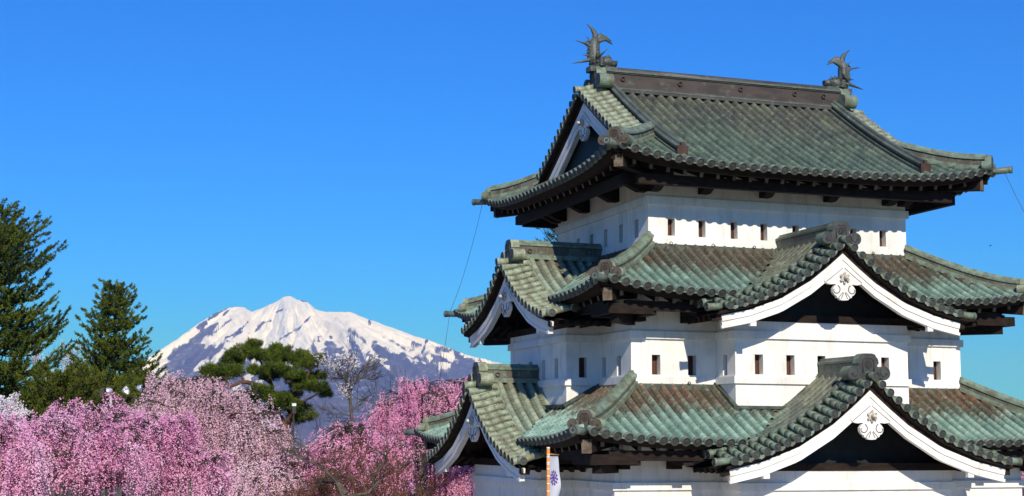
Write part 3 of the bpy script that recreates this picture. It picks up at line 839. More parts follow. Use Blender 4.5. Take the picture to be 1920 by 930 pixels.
place(tim, 'eave_timbers', [M_['wood'], M_['wood_end']], top)
# the ridge
mb = MB()
I3 = lambda x, y, z: Vector((x, y, z))
def rbox(x0, x1, hw, z0, z1, mi): mb.box(((x0+x1)/2, 0, (z0+z1)/2), ((x1-x0)/2, hw, (z1-z0)/2), None, mi)
rbox(-3.6, 3.6, .21, 9.02, 9.10, 2); rbox(-3.6, 3.6, .22, 9.098, 9.125, 1); rbox(-3.6, 3.6, .17, 9.123, 9.17, 2)
rbox(-3.6, 3.6, .14, 9.168, 9.52, 0); rbox(-3.62, 3.62, .17, 9.518, 9.55, 2); rbox(-3.62, 3.62, .20, 9.548, 9.59, 1)
mb.tube([(-3.62, 0, 9.585), (3.62, 0, 9.585)], .135, 12, 2, flat=1.0)
for x in np.arange(-3.2, 3.3, .62): mb.box((x, -.142, 9.34), (.006, .004, .165), None, 2)
place(mb, 'ridge', [M_['ridge_brown'], M_['ridge'], M_['ridge_dark2']], top)
for x in (-3.0, -1.35, .45, 2.1, 3.0):
    mb = MB(); c = Vector((x, -.16, 9.38)); mb.tube([c+Vector((math.cos(q)*.055, -.01, math.sin(q)*.055)) for q in np.linspace(0, 6.28, 13)], .014, 6, 0, cap=False)
    place(mb, 'iron_ring', M_['iron'], top)
for sx in (-1, 1):
    fr = (lambda sx: (lambda s, t, z: Vector((sx*t, s, z))))(sx)
    om = onigawara(fr, 0, 3.78, 9.02, 1.25, .22, .15, .20, .50)
    place(om, 'ridge_end_tile', [M_['verge'], M_['iron'], M_['face']], top)
    # descending ridges beside the gables
    for sy in (-1, 1):
        path = [(sx*3.32, sy*y, z3(3.32, EX3, y)+.07) for y in np.linspace(.18, 4.30, 14)]
        mb = MB(); ridge_box(mb, I3, path, .09, .18, .12, 0, 1)
        e = path[-1]; mb.box((e[0], e[1]+sy*.03, e[2]+.06), (.14, .035, .14), None, 2); mb.box((e[0], e[1]+sy*.04, e[2]+.23), (.045, .03, .05), None, 2)
        place(mb, 'descending_ridge', [M_['ridge_dark'], M_['ridge'], M_['end_plate']], top)
        path = []
        for k in range(9):
            q = .10+k/8*1.54
            x = 3.42+q; y = EY3-(EX3-x)
            path.append((sx*x, sy*y, z3(x, EX3, y)+.06))
        mb = MB(); ridge_box(mb, I3, path, .11, .24, .15, 0, 1)
        place(mb, 'hip_ridge', [M_['hip'], M_['verge']], top)
        e = path[-1]; frh = hip_frame(sx, sy, e[0], e[1])
        om = onigawara(frh, 0, .12, e[2]-.12, .80, .20, .15, .22, .52)
        place(om, 'ridge_end_tile', [M_['verge'], M_['iron'], M_['hip_face']], top)
# gables of the top roof
for sx in (-1, 1):
    fr = (lambda sx: (lambda s, t, z: Vector((sx*t, s, z))))(sx)
    V3 = lambda s: z3(0, EX3, abs(s))-.03-.0*s
    g = dict(fr=fr, tf=4.02, tb=3.6, twall=3.80, w=3.15, z0=9.0, drop=2, bw=2.9, zwt=6.95, tier=3, vf=V3,
             bt=lambda s: V3(s)-.33, bh=lambda s: .36, wbd=3.1, gk=.92)
    make_gable('t%d' % sx, g, False, 'roof_top', 'verge_pale', wing=False)

# ---- fish ornaments on the ridge ----------------------------------------
def fish(sx):
    """sx=-1: left ornament, head towards the middle of the ridge"""
    U = lambda px, py, y=0.0: Vector((sx*(3.73-(px-1115)*.0150), y, 9.68+(125-py)*.01345))
    mb = MB()
    T = lambda pts, rad, n=9, flat=1.0: mb.tube([U(*p) for p in pts], rad, n, 0, True, True, flat)
    T([(1140, 121), (1127, 122), (1117, 115), (1113, 102), (1113, 90), (1114, 80), (1116, 71), (1117, 64)], [.12, .18, .19, .175, .155, .135, .10, .06], 10)
    for i, (x, y) in enumerate(((1104, 110), (1102, 103), (1103, 96), (1104, 89))):
        T([(x+4, y+3), (x, y+1), (x-3, y-4)], [.05, .035, .012], 6)
    for yy in (-1, 1):
        for row in range(8):
            y0 = 117-row*5; wd_ = .17-.008*row
            for q in range(3): T([(1109+q*5, y0+2, yy*wd_*(.75+.3*(q == 1))), (1111+q*5, y0-2, yy*wd_*(.85+.3*(q == 1)))], [.035, .02], 5)
    # fluted tail: two fans of ribs
    for e in ((1100, 41), (1105, 45), (1109, 50), (1112, 56)):
        k = (e[1]-41)/15; T([(1114+k*2, 80), (1116+k*2, 69), (1115+k*2, 60-0*k), ((1115+k*2+e[0])/2+2, (58+e[1])/2-1), e], [.07, .075, .06, .04, .01], 6)
    for e in ((1149, 77), (1147, 71), (1141, 66), (1132, 63)):
        k = (77-e[1])/14; T([(1117, 81-k*3), (1122-k, 73-k*4), ((1122+e[0])/2, (e[1]+66)/2-4-k), e], [.07, .075, .055, .01], 6)
    T([(1098, 80), (1104, 72), (1108, 78)], [.01, .04, .06], 5)
    # back fins
    T([(1110, 88), (1103, 83), (1095, 79), (1079, 76)], [.09, .07, .05, .01], 6, .6)
    T([(1110, 84), (1107, 77), (1104, 70), (1098, 65)], [.06, .045, .03, .006], 6, .6)
    T([(1101, 81), (1098, 75)], [.03, .005], 5)
    T([(1108, 110), (1100, 114), (1090, 117), (1073, 122)], [.09, .07, .05, .01], 6, .6)
    T([(1108, 108), (1100, 103), (1092, 103)], [.07, .04, .006], 6, .6)
    for yy in (-.2, .2):
        T([(1118, 108, yy*.8), (1123, 101, yy*1.2), (1131, 93, yy*1.5)], [.06, .045, .006], 6, .5)
        T([(1115, 112, yy*.9), (1113, 104, yy*1.3), (1112, 97, yy*1.4)], [.05, .035, .006], 6, .5)
    # head
    T([(1125, 119), (1131, 115), (1138, 114), (1146, 117)], [.17, .20, .19, .13], 10, .8)
    T([(1140, 117), (1148, 115), (1156, 116)], [.12, .11, .09], 8, .9)      # snout
    T([(1136, 124), (1145, 127), (1153, 125)], [.11, .09, .06], 8, 1.1)      # jaw
    for yy in (-1, 1):
        T([(1131, 107, yy*.11), (1137, 104, yy*.13), (1143, 109, yy*.12)], [.03, .05, .02], 6)   # brow
        mb.disc(U(1139, 112, yy*.17), (0, yy, .1), .045, .03, 10, 0)
        T([(1153, 113, yy*.05), (1157, 111, yy*.06)], [.035, .02], 6)
        for k in range(4): T([(1126+k, 110+k*4, yy*.15), (1122, 112+k*4, yy*.22), (1118, 109+k*4, yy*.2)], [.05, .035, .006], 5)
        T([(1148, 120, yy*.06), (1148, 123, yy*.06)], [.015, .003], 4)
    mb.box(U(1128, 131), (.38, .16, .07)); mb.box(U(1135, 128), (.30, .13, .04))
    o = mb.build('fish_ornament', M_['fish'], castle); return o
M_['fish'] = mat_noise('weathered_bronze', (.05, .05, .045), (.11, .13, .115), 7, .5, .45, c3=(.22, .30, .26), bstr=.5)
fish(-1); fish(1)

# ---- conductor wires -------------------------------------------------------
def wire(pts, r=.006):
    mb = MB(); mb.tube(pts, r, 5, 0); return mb.build('conductor_wire', M_['iron'], castle)
def sagpts(a, b, sag, n=10):
    a, b = Vector(a), Vector(b); return [a.lerp(b, k/n)-Vector((0, 0, 1))*sag*4*(k/n)*(1-k/n) for k in range(n+1)]
wire(sagpts((-5.25, 4.72, 6.66), (-5.95, 5.48, 3.62), .25))
wire(sagpts((-5.95, 5.48, 3.62), (-6.9, 6.9, -4.6), .3))
wire(sagpts((5.3, -4.77, 6.72), (6.5, -5.9, 3.75), .35))
wire(sagpts((6.5, -5.9, 3.75), (7.2, -6.9, -4.6), .2))
#TREES
# ================================================================== THE FLAG
def nobori():
    p = at(1028, 838, 31.0); x0, y0, zt = p.x, p.y, p.z
    root = empty('banner_flag', (x0, y0, GZ), 'tall white festival banner with a purple round crest on an orange pole', 'flag')
    mb = MB(); mb.tube([(x0, y0, GZ), (x0, y0, zt)], .033, 12); place2(mb, 'pole', M_['orange'], root)
    for z in (zt-.02, zt-.16, zt-.20, zt-.31, zt-.345, zt-.44, zt-.58, zt-.73, zt-.88, zt-1.04, zt-1.2):
        mb = MB(); mb.tube([(x0, y0, z-.012), (x0, y0, z+.012)], .0345, 12); place2(mb, 'pole_band', M_['white_paint'], root)
    view = math.atan2(y0-CAM.y, x0-CAM.x); perp = view-math.pi/2
    a = perp + R_(62)          # cloth swung away from the camera
    d = Vector((math.cos(a), math.sin(a), 0)); n = Vector((-d.y, d.x, 0))
    mb = MB(); mb.tube([Vector((x0, y0, zt-.135))-d*.06, Vector((x0, y0, zt-.16))+d*.46], .011, 8); place2(mb, 'crossbar', M_['orange'], root)
    mb = MB(); rows = []
    for i in range(41):
        z = zt-.185-i*.05; row = []
        for j in range(13):
            s = j/12; wob = .035*math.sin(i*.19+s*2.6)*s + .02*math.sin(i*.5+s*5)*s*min(1, i/12)
            wd = .42*(1-.0085*max(0, i-9)*s)
            row.append(Vector((x0, y0, z))+d*(.035+wd*s)+n*wob)
        rows.append(row)
    mb.grid(rows, 0, True)
    clo = place2(mb, 'cloth', M_['cloth'], root)
    for k in range(4):
        mb = MB(); mb.tube([Vector((x0, y0, zt-.19))+d*(.075+.105*k), Vector((x0, y0, zt-.135))+d*(.075+.105*k)], .010, 5); place2(mb, 'loop', M_['iron'], root)
    # crest: peony-like roundel of petals, on both faces
    for side in (1, -1):
        mb = MB(); c0 = (.235, .62)
        def onc(u, v):
            i = (v-.185)/.05; s = (u-.035)/.42
            wob = .035*math.sin(i*.19+s*2.6)*s + .02*math.sin(i*.5+s*5)*s*min(1, i/12)
            return Vector((x0, y0, zt-v))+d*u+n*(wob+.004*side)
        def blob(cu, cv, ru, rv, ang, k=12):
            pts = [onc(cu+math.cos(ang)*math.cos(q)*ru-math.sin(ang)*math.sin(q)*rv, cv+math.sin(ang)*math.cos(q)*ru+math.cos(ang)*math.sin(q)*rv) for q in [2*math.pi*j/k for j in range(k)]]
            mb.add(pts, [tuple(range(k))])
        blob(c0[0], c0[1], .028, .028, 0)
        for k in range(6): t = k*math.pi/3; blob(c0[0]+math.cos(t)*.062, c0[1]+math.sin(t)*.062, .036, .026, t)
        for k in range(11): t = k*2*math.pi/11+.2; blob(c0[0]+math.cos(t)*.125, c0[1]+math.sin(t)*.125, .034, .027, t)
        o = place2(mb, 'crest', M_['purple'], root)
def place2(mb, name, mats, root):
    return mb.build(name, mats, root)
M_['orange'] = mat_noise('orange_pole', (.75, .28, .05), (.80, .33, .07), 3, .5, .4)
M_['white_paint'] = mat_noise('white_paint', (.78, .78, .78), (.82, .82, .82), 3, .6, .3)
M_['cloth'] = mat_leaf('white_cloth', [(.80, .80, .84), (.80, .80, .84)], .35, .9, .1)
M_['purple'] = mat_noise('purple_print', (.13, .07, .33), (.16, .09, .38), 8, .9, .1)
nobori()

# ================================================================== FOLIAGE TOOLS
def npmesh(name, verts, faces_n, mat, tint=None, parent=None):
    """verts (N*k,3) with k verts per face"""
    k = faces_n; nv = len(verts); nf = nv//k
    me = bpy.data.meshes.new(name)
    me.vertices.add(nv); me.vertices.foreach_set('co', np.ascontiguousarray(verts, dtype=np.float32).ravel())
    me.loops.add(nv); me.loops.foreach_set('vertex_index', np.arange(nv, dtype=np.int32))
    me.polygons.add(nf); me.polygons.foreach_set('loop_start', np.arange(0, nv, k, dtype=np.int32))
    try: me.polygons.foreach_set('loop_total', np.full(nf, k, dtype=np.int32))
    except Exception: pass
    me.update(calc_edges=True)
    me.materials.append(mat)
    if tint is not None:
        a = me.attributes.new('tint', 'FLOAT', 'POINT'); a.data.foreach_set('value', np.repeat(np.clip(tint, 0, 1), k).astype(np.float32))
    o = bpy.data.objects.new(name, me); COL.objects.link(o)
    if parent is not None: o.parent = parent; o.matrix_parent_inverse = Matrix.Translation(-world_loc(parent))
    return o
def unit(a): return a/np.maximum(1e-9, np.linalg.norm(a, axis=-1, keepdims=True))
def petals(C, size, r, asp=.8):
    n = len(C); nn = unit(r.normal(size=(n, 3))*.6+np.array([-.12, -.8, .55])*r.choice([1.1, .6], (n, 1))); a = unit(np.cross(nn, r.normal(size=(n, 3)))); b = np.cross(nn, a)
    s = size[:, None]
    return np.stack([C+a*s, C+b*s*asp, C-a*s, C-b*s*asp], 1).reshape(-1, 3)
def needles(C, D, length, width, r):
    """thin triangles from C along D"""
    n = len(C); side = unit(np.cross(D, r.normal(size=(n, 3))))
    return np.stack([C+side*width[:, None], C-side*width[:, None], C+D*length[:, None]], 1).reshape(-1, 3)
def tubes_mesh(name, lines, mat, parent, n=5):
    """lines: list of (points, radii)"""
    mb = MB()
    for p, r in lines: mb.tube(p, r, n if r[0] > .03 else 3, 0, True, False)
    return mb.build(name, mat, parent)
M_['bark_dark'] = mat_noise('dark_bark', (.045, .035, .028), (.09, .07, .055), 6, .95, .1, stretch=(1, 1, .3))
M_['bark_red'] = mat_noise('red_pine_bark', (.16, .075, .045), (.10, .06, .045), 5, .95, .1, stretch=(1, 1, .3))
M_['bark_cherry'] = mat_noise('dark_cherry_bark', (.055, .043, .036), (.11, .085, .068), 6, .9, .1)
M_['bark_grey'] = mat_noise('grey_cherry_bark', (.075, .062, .05), (.15, .125, .095), 6, .9, .1)
M_['twig_red'] = mat_noise('red_brown_twigs', (.17, .075, .05), (.11, .05, .035), 6, .9, .1)
M_['fir'] = mat_leaf('fir_needles', [(.022, .032, .006), (.07, .098, .012), (.145, .18, .018), (.23, .24, .04)], .12)
M_['pine'] = mat_leaf('pine_needles', [(.018, .028, .006), (.058, .088, .010), (.125, .17, .016), (.22, .25, .04)], .12)
M_['olive'] = mat_leaf('olive_needles', [(.035, .05, .008), (.085, .105, .012), (.16, .175, .02), (.20, .17, .04)], .15)
M_['pink'] = mat_leaf('deep_pink_blossom', [(.56, .19, .36), (.79, .35, .57), (.88, .49, .69), (.94, .72, .84)], .28)
M_['pink2'] = mat_leaf('pink_blossom', [(.56, .18, .34), (.81, .32, .52), (.89, .45, .64), (.94, .70, .80)], .28)
M_['pale'] = mat_leaf('pale_pink_blossom', [(.52, .29, .36), (.73, .45, .53), (.83, .58, .65), (.92, .77, .82)], .28)
M_['white_bl'] = mat_leaf('white_blossom', [(.62, .50, .54), (.80, .72, .74), (.88, .84, .84), (.92, .90, .90)], .35)
M_['buds'] = mat_leaf('red_buds', [(.13, .055, .035), (.20, .08, .05), (.26, .12, .07)], .2)

def tree_root(name, label, cat, base, group=None):
    return empty(name, base, label, cat, group)
def ground_pt(px, dist, z=GZ):
    p = at(px, 824, dist); return Vector((p.x, p.y, z))

# ---- conifers ----------------------------------------------------------------
def conifer(px, dist, top_py, env, seed, label, mat='fir', whorl=.75, per=7, gz=GZ, zlow=None, tw=1.0, up=.35, lean=0, needle=.16, wid=.016, name='fir_tree', dens=1.0):
    r = np.random.default_rng(seed); base = ground_pt(px, dist, gz); top = at(px, top_py, dist).z
    root = tree_root(name, label, 'tree', base); H = top-gz
    zl = (zlow if zlow is not None else gz+1.5)
    lines = [([(base.x, base.y, gz), (base.x+.1, base.y, gz+H*.4), (base.x+.05, base.y, gz+H*.8), (base.x+lean, base.y, top-.1)], [.028*H*.6, .02*H*.6, .010*H*.6, .015])]
    NC, ND, NL, NW, NT_ = [], [], [], [], []
    z = top-.25; k = 0
    while z > zl:
        d = top-z; R = env(d)
        m = max(5, int(per*(.7+.06*min(6, d))))
        for j in range(m):
            az = 2*math.pi*(j/m)+k*1.3+r.uniform(-.35, .35); L = R*r.uniform(.62, 1.05)
            if r.random() < .08: L *= 1.22
            zz = z+r.uniform(-.3, .3); bush = r.uniform(-.18, .18)
            n = 7; pts = []
            o = np.array([math.cos(az), math.sin(az), 0]); sd_ = np.array([-o[1], o[0], 0]); cur = r.uniform(-.25, .25)
            tilt = up*max(0, 1-d/5)+r.uniform(-.05, .12)
            for i in range(n+1):
                q = i/n
                pts.append(np.array([base.x, base.y, zz])+o*L*q+sd_*cur*L*q*q+np.array([0, 0, L*(tilt*q-.55*q*(1-q)+.20*q**4)]))
            lines.append((pts, [max(.010, .035*(L/3)*(1-i/n)+.008) for i in range(n+1)]))
            P = np.array(pts)
            nt_ = max(3, int(L*3.1/tw))
            for q in np.concatenate([np.linspace(.15, 1.0, nt_), [1.0]]):
                i = min(n-1, int(q*n)); f = q*n-i; c = P[i]*(1-f)+P[i+1]*f
                for sgn in ((-1, 1) if q < .99 else (0,)):
                    ang = r.uniform(.45, 1.0)*sgn
                    dirv = o*math.cos(ang)+sd_*math.sin(ang)+np.array([0, 0, r.uniform(-.15, .75)])
                    dirv /= np.linalg.norm(dirv); l = (r.uniform(.38, .78)*(1.25-.6*q)*min(1.25, .6+L/4))*tw
                    # twig curves up
                    K = int(58*dens*max(.6, l/.45)); t = r.random(K)**.8
                    cc = c+np.outer(t*l, dirv)+np.outer(t*t*l*.45, [0, 0, 1])
                    rad_ = r.normal(size=(K, 3)); rad_ -= np.outer(rad_@dirv, dirv)*.6
                    dd = unit(unit(rad_)+dirv*.55+np.array([0, 0, .25]))
                    NC.append(cc); ND.append(dd); NL.append(np.full(K, needle)*r.uniform(.7, 1.15, K)*(1.1-.35*t)); NW.append(np.full(K, wid))
                    NT_.append(np.full(K, .42+bush+r.uniform(-.16, .16))+r.normal(size=K)*.13)
        z -= whorl*r.uniform(.45, .75)*(1 if d > 2 else .6); k += 1
    C = np.concatenate(NC); D = np.concatenate(ND)
    tubes_mesh('trunk', lines, M_['bark_dark'], root, 6)
    npmesh('crown', needles(C, D, np.concatenate(NL), np.concatenate(NW), r), 3, M_[mat], np.concatenate(NT_), root)
    return root
ev1 = lambda d: float(np.interp(d, [0, .6, 1.5, 3, 4.2, 5, 6.5, 8, 12, 20], [.8, 1.4, 2.2, 3.1, 4.3, 2.7, 4.1, 4.1, 4.6, 5.0]))
conifer(-20, 86, 392, ev1, 11, 'tallest dark green fir cut off by the left edge of the photo', whorl=1.25, per=9, zlow=.5, tw=1.1, needle=.19, wid=.03, dens=.85, up=.12)
ev2 = lambda d: float(np.interp(d, [0, .6, 1.5, 3, 5, 7, 9, 14], [.5, 1.0, 1.35, 1.9, 2.5, 2.9, 3.3, 3.5]))
conifer(206, 92, 536, ev2, 12, 'dark green fir with upturned branch tips just left of the snowy mountain', whorl=.98, per=10, zlow=1.0, tw=.85, needle=.19, wid=.03, dens=.85, up=.30)
ev3 = lambda d: float(np.interp(d, [0, 1, 2, 4, 8], [.6, 2.0, 3.0, 3.6, 3.6]))
conifer(120, 74, 702, ev3, 13, 'low yellow green conifer between the two firs and above the pink cherry', mat='olive', whorl=.7, per=8, zlow=-1.0, up=.15, needle=.2, wid=.024, name='conifer_tree', tw=1.2)
conifer(255, 84, 715, lambda d: float(np.interp(d, [0, 1, 3, 8], [.4, 1.3, 1.9, 2.0])), 14, 'small dark conifer behind the floodlights at the edge of the pale cherry', whorl=.7, per=6, zlow=-1.5, needle=.18, wid=.022, name='conifer_tree')
ev5 = lambda d: float(np.interp(d, [0, .4, 1.5, 3, 8], [.2, .5, 1.0, 1.5, 2.5]))
conifer(1082, 62, 405, lambda d: float(np.interp(d, [0, .3, .8, 2, 8], [.5, 1.15, 1.35, 1.45, 2.0])), 15, 'tall tree behind the tower with only one branch tip showing left of the top storey', whorl=.55, per=7, zlow=4.5, needle=.13, wid=.012, name='fir_tree')

# ---- red pine -----------------------------------------------------------------
def red_pine():
    D0 = 80.; r = np.random.default_rng(21); base = ground_pt(545, D0)
    root = tree_root('pine_tree', 'spreading red pine with curved limbs and flat green needle pads in front of the mountain', 'tree', base)
    rd = np.array(RGT); fw_ = np.array([FWD.x, FWD.y, 0]); fw_ /= np.linalg.norm(fw_); mpp = D0/FPX
    def W(cx, cy, dep=0.0):       # crop coordinates of the pine to world
        p = at(380+cx/3.875, 620+cy/3.875, D0+dep); return np.array(p)
    L = []
    def limb(pts, r0, r1):
        P = [W(*p) for p in pts]; n = len(P)
        # smooth
        Q = []
        for i in range(n-1):
            for k in range(4):
                t = k/4; p0 = P[max(0, i-1)]; p1 = P[i]; p2 = P[i+1]; p3 = P[min(n-1, i+2)]
                Q.append(.5*((2*p1)+(-p0+p2)*t+(2*p0-5*p1+4*p2-p3)*t*t+(-p0+3*p1-3*p2+p3)*t**3))
        Q.append(P[-1]); m = len(Q); L.append((Q, [r0+(r1-r0)*i/(m-1) for i in range(m)]))
    L.append(([np.array(base)]+[W(625, 1000, 0), W(620, 820, 0)], [.34, .30, .26]))
    limb([(620, 830, 0), (600, 720, 0), (545, 610, 0), (500, 560, -.2), (470, 450, -.4), (400, 400, -.6), (300, 372, -.9), (200, 405, -1.2), (120, 390, -1.4)], .24, .05)
    limb([(600, 720, 0), (640, 600, .2), (600, 520, .4), (510, 450, .5), (500, 390, .6), (420, 330, .8)], .20, .06)
    limb([(640, 640, 0), (680, 520, -.3), (690, 440, -.4), (640, 395, -.5), (600, 330, -.6), (560, 220, -.6)], .15, .05)
    limb([(690, 440, -.3), (720, 400, -.5), (760, 330, -.7), (800, 250, -.7)], .10, .04)
    limb([(690, 520, -.3), (760, 500, -.5), (850, 450, -.6)], .09, .03)
    limb([(500, 390, .6), (440, 260, .6), (380, 150, .4)], .09, .03)
    limb([(300, 372, -.9), (260, 300, -.9), (200, 250, -.8)], .06, .03)
    limb([(560, 620, 0), (480, 610, .5), (420, 600, .8)], .07, .03)
    limb([(640, 700, 0), (720, 640, .4), (790, 620, .6)], .07, .03)
    pads = [(378, 95, 50, 28, .2), (345, 120, 60, 30, 0), (300, 165, 120, 45, -.2), (220, 215, 90, 40, 0), (560, 135, 70, 35, 0), (540, 190, 120, 45, -.4), (440, 180, 90, 45, .5), (620, 190, 60, 50, .5),
            (150, 285, 120, 45, -.8), (60, 280, 60, 30, -1.0), (90, 345, 90, 50, -.9), (30, 320, 40, 30, -1.2), (250, 300, 70, 35, -.6), (410, 290, 80, 50, -.8), (480, 320, 90, 40, .9), (540, 270, 80, 45, -1.0),
            (720, 190, 70, 35, .2), (820, 200, 65, 25, .4), (740, 240, 100, 40, -.4), (650, 320, 90, 45, -.9), (730, 340, 110, 50, .2), (850, 330, 60, 30, .4), (780, 400, 110, 45, -.6), (850, 420, 60, 35, .6), (690, 385, 60, 30, .9),
            (420, 430, 80, 40, -.9), (330, 500, 100, 45, .2), (270, 540, 70, 30, .8), (520, 500, 80, 50, -1.0), (600, 530, 110, 60, -.7), (640, 480, 80, 40, .7), (720, 560, 70, 35, .3), (450, 590, 80, 30, .5), (440, 640, 70, 30, .9), (740, 620, 90, 30, .5), (900, 460, 50, 25, .4), (680, 640, 60, 30, 1.0), (540, 560, 70, 40, .5)]
    C_, D_, T_ = [], [], []
    for (cx, cy, rx, ry, dep) in pads:
        olive = .25 if cy > 585 else 0
        rx, ry = rx*.92, ry*.85
        for k in range(int(rx*ry/74)):
            a = r.uniform(0, 2*math.pi); q = math.sqrt(r.random())
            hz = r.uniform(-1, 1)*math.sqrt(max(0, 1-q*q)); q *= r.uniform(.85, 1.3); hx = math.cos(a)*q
            c = W(cx+hx*rx, cy-hz*ry*1.1+8*q*q+r.normal()*6, dep+math.sin(a)*q*rx/3.875*mpp*.9); K = 85
            out = np.array([math.cos(a)*rd[0], math.cos(a)*rd[1], 0])*.35*q+fw_*math.sin(a)*.35*q+np.array([0, 0, .8]); out /= np.linalg.norm(out)
            loc = unit(r.normal(size=(K, 3))); t_ = r.random(K)
            C_.append(c+np.outer((t_-.3)*.26, out)+loc*[.07, .07, .03]); D_.append(unit(loc*.95+out*.55))
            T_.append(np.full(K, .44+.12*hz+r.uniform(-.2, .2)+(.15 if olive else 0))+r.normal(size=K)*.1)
        # twigs below the pad
        for k in range(int(rx/16)):
            a = r.uniform(0, 6.28); s = W(cx+r.uniform(-.2, .2)*rx, cy+ry*.6, dep); e = W(cx+math.cos(a)*rx*.8, cy-r.uniform(-.1, .4)*ry, dep+math.sin(a)*rx*.006)
            L.append(([s, (s+e)/2+np.array([0, 0, -.08]), e], [.03, .02, .01]))
    C = np.concatenate(C_); D = np.concatenate(D_); n = len(C)
    tubes_mesh('trunk', L, M_['bark_red'], root, 8)
    npmesh('crown', needles(C, D, r.uniform(.12, .20, n), np.full(n, .014), r), 3, M_['pine'], np.concatenate(T_), root)
red_pine()

# ---- weeping cherries ------------------------------------------------------------
def weeping(px, dist, top_py, Rm, seed, label, mat, n_limb=16, n_str=700, slen=(.8, 3.0), kdrop=.55, offs=(), size=(.0155, .030), step=.0185, dens=.82, gz=GZ, twigm='bark_cherry', zbot=None, bare=.0, name='weeping_cherry'):
    r = np.random.default_rng(seed); base = ground_pt(px, dist, gz); top = at(px, top_py, dist).z
    root = tree_root(name, label, 'cherry tree', base)
    zb = zbot if zbot is not None else gz+.6
    fork = np.array([base.x, base.y, gz+(top-gz)*.52])
    lines = [([np.array(base), np.array(base)+[.1, .05, (fork[2]-gz)*.5], fork], [.30, .24, .20])]
    domes = [(0, 0, 0.0, 1.0)]+list(offs)       # lateral m, depth m, top offset, radius factor
    rt = np.array([RGT.x, RGT.y, 0]); rt /= np.linalg.norm(rt); fw_ = np.array([-rt[1], rt[0], 0])
    starts = []
    for (dx, dy, dz, rf) in domes:
        c = fork+rt*dx+fw_*dy; tz = top+dz; Rr = Rm*rf
        if dx or dy: lines.append(([fork, (fork+c)/2+[0, 0, .5], [c[0], c[1], (fork[2]+tz)/2]], [.14, .10, .07])); c = np.array([c[0], c[1], (fork[2]+tz)/2])
        for i in range(n_limb):
            az = 2*math.pi*i/n_limb+r.uniform(-.3, .3); q = r.uniform(.25, 1.0) if i % 3 else r.uniform(.05, .4)
            rr = Rr*q; o = np.array([math.cos(az), math.sin(az), 0])
            zt_ = tz-kdrop*Rr*(q**2.2)*r.uniform(.8, 1.2)-r.uniform(0, .25)
            e = np.array([c[0], c[1], 0])+o*rr; cur = np.array([-o[1], o[0], 0])*r.uniform(-.3, .3)*rr
            pts = []
            for k in range(9):
                t = k/8; x = c[:2]+(e[:2]-c[:2])*t+cur[:2]*t*(1-t)
                z = c[2]+(zt_-c[2])*math.sin(min(1, t*1.25)*math.pi/2)-(.35*rr*.4*max(0, t-.8)/.2*.5)
                pts.append(np.array([x[0], x[1], z])+r.normal(size=3)*.03)
            lines.append((pts, [.09*(1-t/9)**1.3+.012 for t in range(9)]))
            # side arcs
            for s_ in range(6):
                t = r.uniform(.35, 1.0); k = min(7, int(t*8)); p = pts[k]+(pts[k+1]-pts[k])*(t*8-k)
                a2 = az+r.uniform(-1.5, 1.5); l = r.uniform(.35, 1.1)*(.5+.5*Rr/3); o2 = np.array([math.cos(a2), math.sin(a2), 0])
                sp = [p+o2*l*u+np.array([0, 0, l*(.55*u-.75*u*u)]) for u in (0, .25, .5, .75, 1.0)]
                lines.append((sp, [.028, .022, .017, .012, .009]))
                for u in r.uniform(.15, 1, 3): starts.append((p+o2*l*u+np.array([0, 0, l*(.55*u-.75*u*u)]), o2))
            for u in r.uniform(.3, 1, 4):
                k = min(7, int(u*8)); starts.append((pts[k]+(pts[k+1]-pts[k])*(u*8-k), o))
    hubs = r.integers(0, len(starts), max(20, n_str//11)); hub_t = r.normal(size=len(hubs))*.12; hub_o = r.normal(size=(len(hubs), 3))*[.12, .12, .14]; hsel = r.integers(0, len(hubs), n_str); hub_L = r.uniform(slen[0], slen[1], len(hubs))
    idx = hubs[hsel]
    CC, TT_ = [], []
    for jj, ii in enumerate(idx):
        hb = hsel[jj]; p, o = starts[ii]; p = p+hub_o[hb]; L = hub_L[hb]*r.uniform(.7, 1.1); L = min(L, max(.3, p[2]-zb))
        st = p+r.normal(size=3)*[.16, .16, .10]; sway = r.normal(size=2)*.22; outd = r.uniform(.05, .45)
        n = max(8, int(L/step)); t = np.sort(r.random(n))
        h = t*L*(.9+.1*np.sin(t*9+hb))
        ax_ = np.stack([st[0]+o[0]*outd*np.sqrt(t)+sway[0]*t, st[1]+o[1]*outd*np.sqrt(t)+sway[1]*t, st[2]+.10*np.sin(t*3.14)*(1-t)-h], 1)
        gate = np.sin(h*r.uniform(5, 9)+r.uniform(0, 6))*.5+.5+r.random(n)*.7
        keep = (r.random(n) < dens) & (gate > .38)
        if r.random() < bare: keep &= r.random(n) < .15
        c = ax_[keep]+r.normal(size=(keep.sum(), 3))*[.034, .034, .03]
        CC.append(c); TT_.append(np.clip(.48+hub_t[hb]+r.normal()*.10+r.normal(size=len(c))*.13, 0, 1))
        if r.random() < .35:
            q = np.linspace(0, 1, 6); lines.append(([np.array([st[0]+o[0]*outd*math.sqrt(x)+sway[0]*x, st[1]+o[1]*outd*math.sqrt(x)+sway[1]*x, st[2]-x*L]) for x in q], [.010, .009, .008, .007, .006, .005]))
    C = np.concatenate(CC); T = np.concatenate(TT_)
    tubes_mesh('trunk', lines, M_[twigm], root, 6)
    npmesh('crown', petals(C, r.uniform(size[0]*1.12, size[1]*1.1, len(C)), r), 4, M_[mat], T, root)
    return root
weeping(175, 54, 760, 3.0, 31, 'large deep pink weeping cherry in front of the two firs at lower left', 'pink', 18, 3400, (.5, 2.2), .40,
        offs=((-2.6, -.6, -.55, .75), (2.3, -.4, -.35, .75), (-1.2, -2.0, -.5, .7), (1.0, -2.3, -.7, .7), (3.4, .2, -1.5, .6)))
